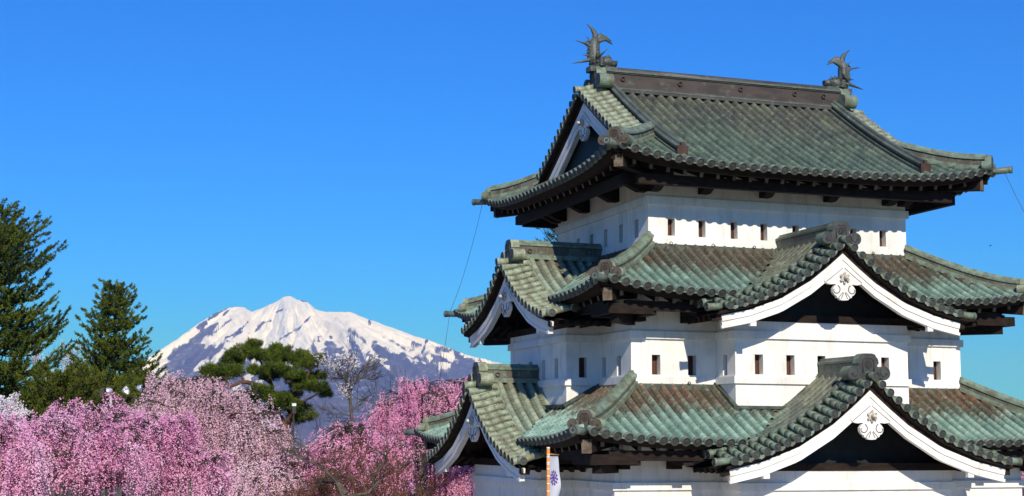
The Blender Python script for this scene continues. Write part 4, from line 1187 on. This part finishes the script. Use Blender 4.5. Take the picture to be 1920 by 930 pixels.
weeping(-20, 50, 790, 2.0, 36, 'deep pink weeping cherry cut by the left edge below the white blossom', 'pink', 14, 800, (.8, 2.6), .35)
weeping(385, 61, 705, 2.5, 32, 'pale pink weeping cherry left of the red pine', 'pale', 18, 3000, (1.0, 3.6), .62,
        offs=((-.9, -.5, -.05, .7), (1.5, -.6, -1.0, .8), (2.3, .2, -1.9, .7), (-1.6, .2, -.7, .6), (.8, -1.6, -.6, .8)), bare=.08)
weeping(790, 66, 712, 2.3, 33, 'bright pink weeping cherry beside the lowest left gable of the tower', 'pink2', 18, 1700, (.8, 3.0), .45,
        offs=((1.7, .5, .02, .7), (-1.2, .3, -1.0, .55), (2.8, 1.0, -.3, .6)))
weeping(655, 53, 793, 1.5, 34, 'smaller pink weeping cherry behind the bare red brown tree', 'pink2', 15, 1100, (.6, 2.2), .55,
        offs=((-1.1, -.3, -.95, .8), (1.3, .2, -.5, .7), (-.1, -.6, -.3, .7)), bare=.1)
weeping(850, 70, 858, 1.8, 35, 'pink cherry partly hidden under the lowest left gable', 'pink2', 12, 1000, (.7, 2.4), .4)
weeping(1985, 62, 846, 1.8, 37, 'pink cherry showing only as a sliver at the right edge behind the tower', 'pink2', 12, 500, (.6, 2.0), .4)
weeping(505, 50, 868, 1.1, 38, 'low pale pink cherry under the red pine trunk', 'pale', 12, 600, (.5, 1.8), .4, bare=.15)

# ---- branching trees -----------------------------------------------------------------
def branching(px, dist, top_py, seed, label, mat, spread=.55, levels=6, r0=.12, gz=GZ, trunk_frac=.35, bl=None, bl_n=6, bl_mat='white_bl', tlen=.55, name='bare_tree', cat='tree', bl_region=None, lean=(0, 0), bl_size=(.02, .04), nchild=(2, 3), minr=.006, start=None):
    r = np.random.default_rng(seed); base = ground_pt(px, dist, gz); top = at(px, top_py, dist).z; H = top-gz
    root = tree_root(name, label, cat, base); lines = []; tips = []
    def grow(p, d, L, rad, lev):
        n = 4; pts = [p]; q = p.copy(); dd = d.copy()
        for i in range(n):
            dd = dd+r.normal(size=3)*.13; dd[2] += .04; dd /= np.linalg.norm(dd); q = q+dd*L/n; pts.append(q.copy())
        r1 = rad*.66; lines.append((pts, [max(minr, rad+(r1-rad)*i/n) for i in range(n+1)]))
        if lev == 0: tips.append((pts, dd)); return
        for k in range(r.integers(nchild[0], nchild[1]+1)):
            a = r.normal(size=3); a -= dd*(a@dd); a /= np.linalg.norm(a); s = spread*r.uniform(.6, 1.3)
            nd = dd*math.cos(s)+a*math.sin(s); at_ = n if k == 0 else r.integers(2, n+1)
            grow(pts[at_].copy(), nd, L*r.uniform(.62, .86), r1*(1 if k == 0 else .8), lev-1)
        if lev <= 3: tips.append((pts, dd))
    L0 = H*trunk_frac; d0 = np.array([lean[0], lean[1], 1.0]); d0 /= np.linalg.norm(d0)
    grow(np.array(base), d0, L0, r0, levels)
    # fit the height
    zmax = max(p[2] for l, _ in lines for p in l); k = (top-gz)/(zmax-gz); b = np.array(base)
    lines = [([b+(p-b)*k for p in l], rr) for l, rr in lines]; tips = [([b+(p-b)*k for p in l], d) for l, d in tips]
    tubes_mesh('trunk', lines, M_[mat], root, 6)
    if bl:
        CC = []
        for l, d in tips:
            mid = l[2]
            if bl_region and not bl_region(mid): continue
            if r.random() > bl: continue
            n = bl_n; i = r.integers(0, 4, n); f = r.random(n)
            A = np.array(l); CC.append(A[i]*(1-f[:, None])+A[i+1]*f[:, None]+r.normal(size=(n, 3))*.05)
        if CC:
            C = np.concatenate(CC); npmesh('crown', petals(C, r.uniform(bl_size[0], bl_size[1], len(C)), r), 4, M_[bl_mat], r.random(len(C)), root)
    return root
def left_of(px, dist, py=None, py_hi=None):
    def f(p):
        d = Vector(p)-CAM; w_ = d.dot(FWD); u = 960+FPX*d.dot(RGT)/w_; v = 465-FPX*d.dot(UPV)/w_
        return u < px and (py is None or v < py) and (py_hi is None or v > py_hi)
    return f
def slender_cherry():
    D0 = 78.; r = np.random.default_rng(83); base = ground_pt(662, D0)
    root = tree_root('cherry_tree', 'slender cherry right of the red pine with white blossom only on its left branches', 'cherry tree', base)
    W = lambda cx, cy, dep=0.0: np.array(at(380+cx/3.875, 620+cy/3.875, D0+dep)); L = []; CC = []
    limbs = [([(1092, 760, 0), (1085, 640, 0), (1072, 520, 0), (1068, 450, 0), (1058, 415, 0), (1045, 375, 0)], .10, .05),
             ([(1045, 375, 0), (1020, 345, .2), (985, 318, .3), (955, 280, .4), (915, 245, .5)], .045, .015), ([(1010, 335, .2), (1000, 290, 0), (1020, 245, -.2), (1050, 215, -.3)], .03, .012),
             ([(1045, 375, 0), (1050, 320, -.2), (1085, 280, -.3), (1100, 225, -.4)], .035, .012), ([(1020, 345, .2), (970, 350, .4), (930, 345, .5)], .022, .01),
             ([(1070, 450, 0), (1092, 400, -.1), (1112, 368, -.2), (1160, 342, -.3), (1215, 352, -.4), (1285, 350, -.5)], .055, .012),
             ([(1112, 368, -.2), (1135, 310, 0), (1175, 270, .2), (1215, 240, .3)], .035, .010), ([(1160, 342, -.3), (1190, 300, 0), (1240, 285, .2)], .025, .009),
             ([(1072, 520, 0), (1040, 470, .2), (1030, 440, .3)], .025, .010), ([(1080, 600, 0), (1130, 520, .3), (1185, 500, .4)], .03, .010), ([(1080, 620, 0), (1020, 600, .2), (950, 610, .4), (880, 570, .5)], .035, .010)]
    for pts, a, b in limbs:
        P = [W(*p) for p in pts]; n = len(P); L.append((P, [a+(b-a)*k/(n-1) for k in range(n)]))
        for k in range(int(4+n*3.6)):
            q = r.integers(0 if a < .09 else 3, n-1); f = r.random(); p = P[q]*(1-f)+P[q+1]*f
            d = (P[q+1]-P[q]); d = d/np.linalg.norm(d)+r.normal(size=3)*.55+np.array([0, 0, .35]); d /= np.linalg.norm(d); l = r.uniform(.35, .95)
            tw_ = [p+d*l*t+r.normal(size=3)*.03*t for t in (0, .35, .7, 1)]; L.append((tw_, [.016, .013, .011, .009]))
            for m in range(2): d2 = d+r.normal(size=3)*.5; s0 = tw_[r.integers(1, 3)]; L.append(([s0, s0+d2*l*.25, s0+d2*l*.45], [.011, .010, .008]))
            mx_, my_ = pts[min(q+1, n-1)][0], pts[min(q+1, n-1)][1]
            if mx_ < 1125 and (my_ < 300 or 430 < my_ < 530) and a < .09:
                c = np.array(tw_)[r.integers(1, 4, 30)]+r.normal(size=(30, 3))*[.13, .13, .07]; CC.append(c)
    tubes_mesh('trunk', L, M_['bark_grey'], root, 6); C = np.concatenate(CC)
    npmesh('crown', petals(C, r.uniform(.02, .045, len(C)), r), 4, M_['white_bl'], r.random(len(C)), root)
slender_cherry()
branching(620, 70, 752, 42, 'bare thin twigged tree between the red pine and the slender white cherry', 'bark_grey', .62, 7, .11, trunk_frac=.40, minr=.011)
branching(770, 84, 690, 43, 'bare grey tree behind the bright pink cherry', 'bark_grey', .5, 6, .11, trunk_frac=.45, minr=.011)
branching(690, 41, 812, 44, 'bare red brown budding tree in front of the smaller pink cherry', 'twig_red', .62, 8, .10, trunk_frac=.34, bl=.8, bl_n=5, bl_mat='buds', bl_size=(.010, .02), minr=.006)
branching(590, 43, 838, 45, 'budding tree with a long pale limb rising left of the bare red brown tree', 'twig_red', .66, 8, .09, trunk_frac=.34, bl=.8, bl_n=5, bl_mat='buds', bl_size=(.010, .02), lean=(-.25, 0), minr=.006)
branching(800, 45, 842, 46, 'bare dark limbed tree below the left gables', 'twig_red', .6, 7, .09, trunk_frac=.36, bl=.6, bl_n=4, bl_mat='buds', bl_size=(.010, .02), minr=.007)
branching(510, 68, 800, 47, 'bare reddish tree at the foot of the red pine', 'twig_red', .6, 7, .10, trunk_frac=.38, bl=.7, bl_n=4, bl_mat='buds', bl_size=(.015, .03), minr=.009)
branching(445, 66, 838, 48, 'bare twiggy tree between the pale cherry and the red pine', 'twig_red', .6, 7, .10, trunk_frac=.38, bl=.7, bl_n=4, bl_mat='buds', bl_size=(.015, .03), minr=.009)
branching(470, 120, 705, 49, 'far bare tree seen under the curved limb of the red pine', 'bark_grey', .4, 6, .12, trunk_frac=.5, minr=.012)
branching(110, 112, 618, 50, 'tall cherry with sparse white blossom behind and between the two firs', 'bark_grey', .42, 7, .16, trunk_frac=.40, bl=.8, bl_n=12, name='cherry_tree', cat='cherry tree', bl_size=(.03, .055), minr=.012)
branching(235, 105, 678, 51, 'white blossoming cherry glimpsed through the fir beside the mountain', 'bark_grey', .5, 7, .14, trunk_frac=.40, bl=.9, bl_n=16, name='cherry_tree', cat='cherry tree', bl_size=(.03, .055), minr=.012)
branching(6, 56, 738, 52, 'white cherry whose full blossoming branches reach in at the left edge', 'bark_grey', .55, 7, .15, trunk_frac=.40, bl=1.0, bl_n=60, name='cherry_tree', cat='cherry tree', bl_size=(.02, .04), minr=.008, bl_region=None)
branching(960, 75, 800, 53, 'bare tree mostly hidden behind the left side of the tower', 'bark_grey', .5, 6, .11, trunk_frac=.45, minr=.011)

# the long pale limb in the foreground
def limb_tree():
    D0 = 40.; base = ground_pt(655, D0)
    root = tree_root('bare_tree', 'leafless tree with one long pale limb reaching to the upper left above the pink blossom', 'tree', base)
    W = lambda u, v, d=0: np.array(at(u, v, D0+d)); L = []; r = np.random.default_rng(61)
    L.append(([np.array(base), W(655, 1010), W(645, 930), W(632, 905)], [0.10, .085, .07, .06]))
    main = [W(632, 905), W(618, 890, -.1), (W(600, 874, -.2)), W(578, 864, -.3), W(560, 856, -.4), W(540, 846, -.5), W(520, 838, -.6)]
    L.append((main, [.045, .042, .038, .033, .028, .02, .012]))
    L.append(([W(632, 905), W(648, 925)], [.06, .1]))
    m2 = [W(645, 932), W(690, 925, .2), W(708, 905, .3), W(724, 890, .4), W(745, 882, .5), W(765, 872, .6)]
    L.append((m2, [.05, .045, .038, .03, .022, .013]))
    m3 = [W(700, 915, .2), W(700, 895, .1), W(712, 880, 0), W(722, 868, -.1), W(726, 850, -.2), W(735, 838, -.3)]
    L.append((m3, [.04, .036, .03, .024, .018, .011]))
    m4 = [W(640, 915), W(620, 905, .2), W(596, 908, .4), W(580, 918, .5)]
    L.append((m4, [.028, .024, .02, .014]))
    for mm in (main, m2, m3, m4):
        for k in range(26):
            i = r.integers(1, len(mm)-1); f = r.random(); p = mm[i]*(1-f)+mm[i+1]*f
            d = np.array([r.normal()*.7, r.normal()*.7, r.uniform(.2, 1.1)]); d /= np.linalg.norm(d); l = r.uniform(.3, .9)
            q = [p+d*l*t+r.normal(size=3)*.03*t for t in (0, .33, .66, 1)]; L.append((q, [.010, .008, .006, .004]))
            for j in range(3):
                s = q[r.integers(1, 3)]; d2 = d+r.normal(size=3)*.5; d2 /= np.linalg.norm(d2); L.append(([s, s+d2*l*.3, s+d2*l*.5], [.006, .005, .004]))
    tubes_mesh('trunk', L, M_['bark_grey'], root, 7)
limb_tree()

# ================================================================== LAMPS
M_['chrome'] = mat_noise('polished_aluminium', (.80, .81, .82), (.86, .87, .87), 3, .30, .5, metal=.6, bstr=.03)
M_['alu'] = mat_noise('painted_grey_metal', (.42, .42, .42), (.55, .55, .54), 5, .45, .4)
M_['glass'] = mat_noise('lamp_glass', (.55, .58, .60), (.62, .65, .66), 3, .08, .6)
def lathe(mb, c, ax, prof_, n=18, mi=0):
    c = Vector(c); ax = Vector(ax).normalized(); a = ax.orthogonal().normalized(); b = ax.cross(a)
    rows = [[c+ax*h+(a*math.cos(2*math.pi*j/n)+b*math.sin(2*math.pi*j/n))*q for j in range(n+1)] for h, q in prof_]
    mb.grid(rows, mi, True)
def floodlights():
    D0 = 54.8; p = at(208, 745, D0); base = Vector((p.x, p.y, GZ))
    root = empty('floodlight_mast', base, 'grey mast carrying a row of silver floodlights above the deep pink cherry', 'floodlight')
    W = lambda u, v, d=0: at(u, v, D0+d)
    rt = Vector((RGT.x, RGT.y, 0)).normalized()
    mb = MB(); mb.tube([base, W(208, 741)], [.06, .045], 10); mb.build('pole', M_['alu'], root)
    mb = MB(); mb.tube([W(204, 747), W(222, 748), W(226, 757), W(247, 757), W(248, 748), W(262, 748)], .022, 8); mb.build('crossbar', M_['iron'], root)
    def lamp(rc, ra, hs_, he, yoke, R=.15):
        ax = (Vector(ra)).normalized()
        mb = MB(); lathe(mb, rc, ax, [(-R*1.05, .05), (-R*.8, R*.55), (-R*.4, R*.85), (0, R), (.02, R*1.02), (.02, R*.92)], 20); f = mb.build('floodlight', M_['chrome'], root)
        mb = MB(); lathe(mb, Vector(rc)+ax*.012, ax, [(0, .001), (0, R*.93)], 20); g = mb.build('lamp_glass', M_['glass']); g.parent = f; g.matrix_parent_inverse = Matrix.Translation(-base)
        mb = MB(); mb.tube([hs_, he], [R*.52, R*.42], 12); g = mb.build('housing', M_['alu']); g.parent = f; g.matrix_parent_inverse = Matrix.Translation(-base)
        mb = MB(); mb.tube(yoke, .018, 6); g = mb.build('yoke', M_['alu']); g.parent = f; g.matrix_parent_inverse = Matrix.Translation(-base)
    lamp(W(203, 734, -.05), Vector((0, 0, -1))*.4-rt*.9, W(206, 735), W(216, 739), [W(208, 742), W(206, 737)], .14)
    lamp(W(237, 732), rt*.8+Vector((0, 0, .25))-Vector((FWD.x, FWD.y, 0))*.3, W(233, 734), W(222, 746), [W(220, 748), W(226, 742), W(231, 736)], .15)
    lamp(W(264, 728), rt*.9+Vector((0, 0, -.2)), W(259, 730), W(243, 736), [W(252, 748), W(256, 740), W(259, 735), W(263, 741)], .13)
    mb = MB(); mb.box(W(191, 736), (.07, .09, .16)); f = mb.build('floodlight', M_['iron'], root)
    mb = MB(); mb.box(W(191.5, 733, -.095), (.05, .006, .09)); g = mb.build('lamp_glass', M_['glass']); g.parent = f; g.matrix_parent_inverse = Matrix.Translation(-base)
floodlights()
def lamp_post():
    D0 = 66.; p = at(551, 757, D0); b = Vector((p.x, p.y, GZ))
    root = empty('lamp_post', b, 'thin black post with a small square white lamp in front of the red pine', 'lamp post')
    mb = MB(); mb.tube([b, (p.x, p.y, p.z-.2)], [.05, .035], 8); mb.build('pole', M_['iron'], root)
    mb = MB(); mb.box((p.x, p.y, p.z-.26), (.075, .075, .16)); mb.build('lamp_housing', M_['iron'], root)
    mb = MB(); mb.box((p.x, p.y, p.z-.04), (.085, .085, .058)); mb.build('lamp_head', M_['white_paint'], root)
lamp_post()

# ================================================================== BIRD
def bird():
    p = at(1857, 461, 120); mb = MB()
    mb.tube([p+Vector((-.10, 0, -.02)), p+Vector((-.03, 0, 0)), p+Vector((.04, 0, .01)), p+Vector((.09, 0, .02))], [.01, .03, .03, .01], 7)
    for s in (-1, 1): mb.add([p+Vector((.05, 0, .02)), p+Vector((-.06, 0, .01)), p+Vector((-.05, s*.18, .06)), p+Vector((.02, s*.19, .07))], [(0, 1, 2, 3)])
    o = mb.build('bird', M_['iron'], None, tuple(p)); tag(o, 'tiny dark bird in the open sky right of the tower', 'bird')
bird()

# ================================================================== GROUND, TOWN, MOUNTAIN, HAZE
def vnoise(x, y, seed):
    """smooth value noise on arrays"""
    xi = np.floor(x).astype(np.int64); yi = np.floor(y).astype(np.int64); fx = x-xi; fy = y-yi
    def h(a, b):
        n = (a*374761393+b*668265263+seed*982451653) & 0xFFFFFFFF
        n = ((n ^ (n >> 13))*1274126177) & 0xFFFFFFFF
        return ((n ^ (n >> 16)) & 0xFFFF)/65535.0
    u = fx*fx*fx*(fx*(fx*6-15)+10); v = fy*fy*fy*(fy*(fy*6-15)+10)
    return (h(xi, yi)*(1-u)+h(xi+1, yi)*u)*(1-v)+(h(xi, yi+1)*(1-u)+h(xi+1, yi+1)*u)*v
def fbm(x, y, seed, oct=5, gain=.5):
    a, s, t = 1.0, 0, 0
    for i in range(oct): s = s+a*vnoise(x*2**i, y*2**i, seed+i*17); t += a; a *= gain
    return s/t
PLAIN = -24.0
def gridmesh(name, X, Y, Z, mat, attr=None, kind='structure'):
    n, m = X.shape; me = bpy.data.meshes.new(name)
    V = np.stack([X, Y, Z], -1).reshape(-1, 3).astype(np.float32)
    i = np.arange(n-1)[:, None]*m+np.arange(m-1)[None]; F = np.stack([i, i+1, i+m+1, i+m], -1).reshape(-1, 4)
    me.vertices.add(len(V)); me.vertices.foreach_set('co', V.ravel())
    me.loops.add(F.size); me.loops.foreach_set('vertex_index', F.astype(np.int32).ravel())
    me.polygons.add(len(F)); me.polygons.foreach_set('loop_start', np.arange(0, F.size, 4, dtype=np.int32))
    me.update(calc_edges=True); me.polygons.foreach_set('use_smooth', np.ones(len(F), dtype=bool))
    if attr is not None:
        a = me.attributes.new('snow', 'FLOAT', 'POINT'); a.data.foreach_set('value', attr.astype(np.float32).ravel())
    me.materials.append(mat); o = bpy.data.objects.new(name, me); COL.objects.link(o); o['kind'] = kind; return o
t = NT('ground'); p = t.obj(); c = t.mix(t.ramp(t.noise(.02, p, 6, .6), .4, .6), (.09, .10, .05), (.15, .14, .09))
ln_ = t.n('ShaderNodeVectorMath', operation='LENGTH'); t.link(p, ln_.inputs[0]); far_ = t.ramp(ln_.outputs['Value'], 26, 40)
c = t.mix(far_, (.40, .35, .27), c); t.bsdf(c, .95, .1)  # pale gravel round the tower, colour brightened for warm bounce onto the walls
rr = np.concatenate([[0.5, 10, 30, 60, 100, 150, 190, 230, 280, 340, 420, 600, 900, 1500, 3000, 6000, 12000, 22000]]); aa = np.linspace(0, 2*math.pi, 97)
RR, AA = np.meshgrid(rr, aa, indexing='ij')
gridmesh('ground', RR*np.cos(AA), RR*np.sin(AA), np.interp(RR, [0, 150, 340, 1e5], [GZ, GZ, PLAIN, PLAIN]), t.m)

M_['house_wall'] = mat_noise('house_wall', (.55, .52, .46), (.70, .68, .64), .2, .8, .2)
M_['house_roof'] = mat_noise('house_roof', (.10, .13, .16), (.22, .12, .10), .05, .6, .3)
def house_mesh(w, d, h):
    mb = MB(); mb.box((0, 0, h*.35), (w/2, d/2, h*.35), None, 0)
    e = .5; z0 = h*.7
    mb.add([(-w/2-e, -d/2-e, z0), (w/2+e, -d/2-e, z0), (w/2+e, d/2+e, z0), (-w/2-e, d/2+e, z0), (-w/2-e, 0, h), (w/2+e, 0, h)], [(0, 1, 5, 4), (2, 3, 4, 5), (0, 4, 3), (1, 2, 5), (0, 3, 2, 1)], 1)
    for k in range(int(w//3)):
        for q in range(max(1, int(h*.7//3))): mb.box((-w/2+1.5+k*3, -d/2-.03, 1.6+q*3), (.6, .04, .6), None, 1)
    return mb
hr = random.Random(5)
for i in range(34):
    u = 420+hr.random()*340; D = hr.uniform(900, 2600)
    h = hr.choice((7, 8, 9, 12, 16)); w_ = hr.uniform(9, 22); mb = house_mesh(w_, 9, h); g = ground_pt(u, D, PLAIN)
    o = mb.build('house', [M_['house_wall'], M_['house_roof']]); o.location = g; o.rotation_euler.z = hr.uniform(-.8, .8)
    tag(o, 'small distant house on the plain between the cherries and the foot of the mountain', 'house', 'far houses on the plain')
# far woods on the plain
r = np.random.default_rng(71); Cs, Ts = [], []
for i in range(900):
    u = r.uniform(-100, 1100); D = 330*10**r.uniform(0, 1.0); g = np.array(ground_pt(u, D, PLAIN)); R = r.uniform(2.5, 5)*(1+D/2500); n = int(60)
    d = unit(r.normal(size=(n, 3))); Cs.append(g+d*R*r.uniform(.6, 1, (n, 1))*[1, 1, .9]+[0, 0, R*.9]); Ts.append(np.full(n, r.random())+r.normal(size=n)*.12)
C = np.concatenate(Cs); M_['wood_far'] = mat_leaf('far_wood', [(.05, .07, .02), (.10, .08, .05), (.16, .11, .07), (.38, .28, .28)], .1)
o = npmesh('distant_wood', petals(C, r.uniform(.9, 1.8, len(C)), r), 4, M_['wood_far'], np.concatenate(Ts)); tag(o, kind='stuff')

# the mountain: real terrain 15 km away, columns fan out from the viewpoint
SIL = [(-1500, 823), (-900, 820), (-400, 815), (-100, 800), (60, 778), (150, 750), (200, 722), (265, 680), (300, 656), (330, 637), (370, 608), (400, 589), (418, 581), (432, 576.5), (445, 574.5), (456, 576), (466, 581), (473, 584.5), (482, 581), (492, 578), (500, 574), (508, 570), (516, 566), (524, 561), (532, 557), (540, 555.5), (548, 557), (556, 561), (565, 563), (575, 566), (585, 573), (592, 579.5), (602, 582.5), (612, 584), (625, 585), (640, 585), (652, 584), (662, 587), (675, 593), (690, 598), (710, 605), (725, 611), (740, 616), (760, 624), (778, 631), (795, 635), (810, 640), (826, 646), (840, 651), (860, 660), (880, 667), (900, 671), (920, 676), (945, 683), (980, 693), (1040, 705), (1150, 722), (1400, 760), (1900, 800), (2600, 822)]
su = np.array([a for a, b in SIL]); sv = np.array([b for a, b in SIL])
cols = np.concatenate([np.linspace(-1500, 150, 60), np.linspace(153, 1000, 640), np.linspace(1005, 2600, 70)])
ANG, UX, UY = [], [], []
for u in cols:
    v = float(np.interp(u, su, sv)); q = at(u, v, 1.0); ANG.append((q.z-CAM.z)); UX.append(q.x-CAM.x); UY.append(q.y-CAM.y)
ANG = np.array(ANG); UX = np.array(UX); UY = np.array(UY)
ANG = ANG+(fbm(cols/9.0, cols*0, 3, 4)-.5)*.0009*(ANG > .03)
tt = np.concatenate([np.linspace(7200, 14600, 250), np.linspace(14700, 21000, 40)])
TCR = 14600.
U_, T_ = np.meshgrid(cols, tt, indexing='ij')
HS = (ANG*TCR-PLAIN)[:, None]                    # crest height above the plain
sx_ = (U_-545)/FPX*TCR; dt = TCR-T_
front = np.clip(dt/7400, 0, 1); g1 = (1-front)**1.0; 
shape = np.where(dt >= 0, .62*g1+.38*g1**2.4, np.clip(1-(-dt)/6400, 0, 1)**1.3)
H = HS*shape
ph = np.arctan2(sx_, dt+900); rad = np.hypot(sx_, dt+900)
warp = fbm(sx_/900, dt/900, 9, 4)-.5
rg = 1-np.abs(2*fbm(ph*9+warp*.9+20, rad/9000+5, 4, 3)-1); rg2 = 1-np.abs(2*fbm(ph*26+warp*1.6+50, rad/4000+9, 14, 3)-1)
amp = np.clip(rad/2600, 0.12, 1)*np.clip(shape*3.2, 0, 1)*np.clip(front*9+.15, 0, 1)
H = H + (rg-.55)*260*amp + (rg2-.55)*95*amp + (fbm(sx_/260, dt/260, 31, 4)-.5)*46*np.clip(amp, .25, 1)*np.clip(front*20+.1, 0, 1)
H = np.maximum(H, 0)*np.clip((21000-T_)/4000, 0, 1)
Z = PLAIN+H
el = Z/T_; mx = el.max(axis=1, keepdims=True); Z = np.where(mx > .008, PLAIN+(Z-PLAIN)*((ANG[:, None]*TCR-PLAIN)/np.maximum(1, (mx*TCR-PLAIN))), Z)
# second pass so the skyline is exact
el = Z/T_; ii = el.argmax(axis=1); mx = el[np.arange(len(cols)), ii]; tm = tt[ii]
k_ = (ANG*tm-PLAIN)/np.maximum(5, Z[np.arange(len(cols)), ii]-PLAIN); Z = PLAIN+(Z-PLAIN)*np.clip(k_, .6, 1.5)[:, None]
# snow cover: by height, gullies and slope texture (where the snow lies, measured on the mountain)
zz = Z-PLAIN
upx = U_; vpx = 824-(Z/T_)*FPX            # height on the slope as an elevation angle, in thousandths
xs_ = [-200, 200, 280, 340, 400, 450, 500, 545, 590, 615, 635, 650, 665, 690, 720, 745, 770, 790, 820, 850, 900, 960, 1200]
ys_ = [790, 742, 735, 728, 712, 700, 690, 676, 640, 632, 655, 628, 632, 652, 640, 652, 664, 668, 652, 656, 668, 688, 720]
line = np.interp(U_, xs_, ys_)
ln = vpx-line                     # <0 above the snow line
pol = np.arctan2(vpx-520, (U_-545)*.8)
st1 = fbm(pol*14+7, np.hypot(vpx-520, U_-545)/60., 51, 4); st2 = fbm(U_/9., vpx/6., 61, 3); st3 = fbm(pol*22+(st2-.5)*1.6, np.hypot(vpx-520, U_-545)/26., 77, 2)
leftz = np.clip((560-U_)/160, 0, 1)*np.clip((vpx-585)/60, 0, 1)
snow = np.clip(-ln/13, -9, 3.2) - leftz*2.6 + (st1-.5)*9*np.clip(.10+leftz*1.4, 0, 1.5) + (st2-.5)*2.2 + (st3-.5)*2.4*(.4+leftz) + (.5-rg)*2.5*leftz
snow = np.where(ln > 0, snow+np.where(ln < 95, np.clip(st3-.50, 0, 1)*26*np.clip(1-ln/100, 0, 1)+np.clip(st1-.56, 0, 1)*22*np.clip(1-ln/70, 0, 1), 0), snow)
# bare rock ribs near the two summits
def rib(u0, v0, u1, v1, wdt):
    du, dv = u1-u0, v1-v0; L2 = du*du+dv*dv; q = np.clip(((U_-u0)*du+(vpx-v0)*dv)/L2, 0, 1)
    d = np.hypot(U_-(u0+q*du), vpx-(v0+q*dv)); return np.clip(1.4*(1-(d+(st2-.5)*4.5)/wdt), 0, 1)*6.5
for a in ((442, 575, 418, 600, 3.2), (440, 577, 375, 616, 2.6), (424, 580, 372, 612, 2.4), (457, 576, 470, 586, 4.5), (474, 585, 500, 578, 1.8), (500, 577, 520, 567, 2.8), (548, 563, 577, 570, 2.0), (372, 622, 386, 615, 5.5), (435, 605, 404, 630, 1.2), (466, 610, 440, 635, 2.0), (455, 628, 425, 640, 2.0), (585, 595, 562, 620, 2.0), (565, 618, 525, 642, 2.2), (520, 590, 530, 586, 2.6), (495, 610, 480, 628, 2.4), (508, 607, 492, 612, 1.5), (692, 604, 694, 612, 2.6), (775, 645, 790, 650, 3.0), (800, 640, 792, 662, 2.6), (372, 605, 330, 630, 1.8)):
    snow = snow-rib(*a)
snow = snow+np.clip(1-np.abs(vpx-588-(U_-540)*.0)/200, 0, 1)*0
snow = np.clip(.5+snow*.5, 0, 1)
t = NT('mountain'); p = t.obj(); a = t.n('ShaderNodeAttribute', attribute_name='snow')
n1 = t.noise(.006, p, 10, .75); f = t.math('ADD', a.outputs['Fac'], t.math('MULTIPLY', t.math('SUBTRACT', n1, .5), 1.0)); f = t.ramp(f, .26, .74)
rock = t.mix(t.ramp(t.noise(.0012, p, 6, .6), .35, .65), (.062, .056, .058), (.12, .10, .10)); rock = t.mix(t.math('MULTIPLY', t.ramp(t.noise(.012, p, 6, .75), .52, .72), .55), rock, (.55, .52, .52))
c = t.mix(f, rock, (.84, .82, .80)); t.bsdf(c, .9, .1)
gridmesh('mountain', CAM.x+UX[:, None]*T_, CAM.y+UY[:, None]*T_, Z, t.m, snow)

# the air between
mb = MB(); mb.box((0, 0, (1420+PLAIN-1)/2), (22500, 22500, (1420-PLAIN+1)/2), None, 0)
t = NT('air_haze'); v = t.n('ShaderNodeVolumePrincipled'); v.inputs['Color'].default_value = (.17, .36, 1.0, 1); v.inputs['Absorption Color'].default_value = (1, 1, 1, 1); v.inputs['Density'].default_value = 7.0e-5; v.inputs['Anisotropy'].default_value = 0.0
t.t.links.new(v.outputs[0], t.o.inputs[1]); hz = mb.build('haze', t.m); tag(hz, kind='stuff')
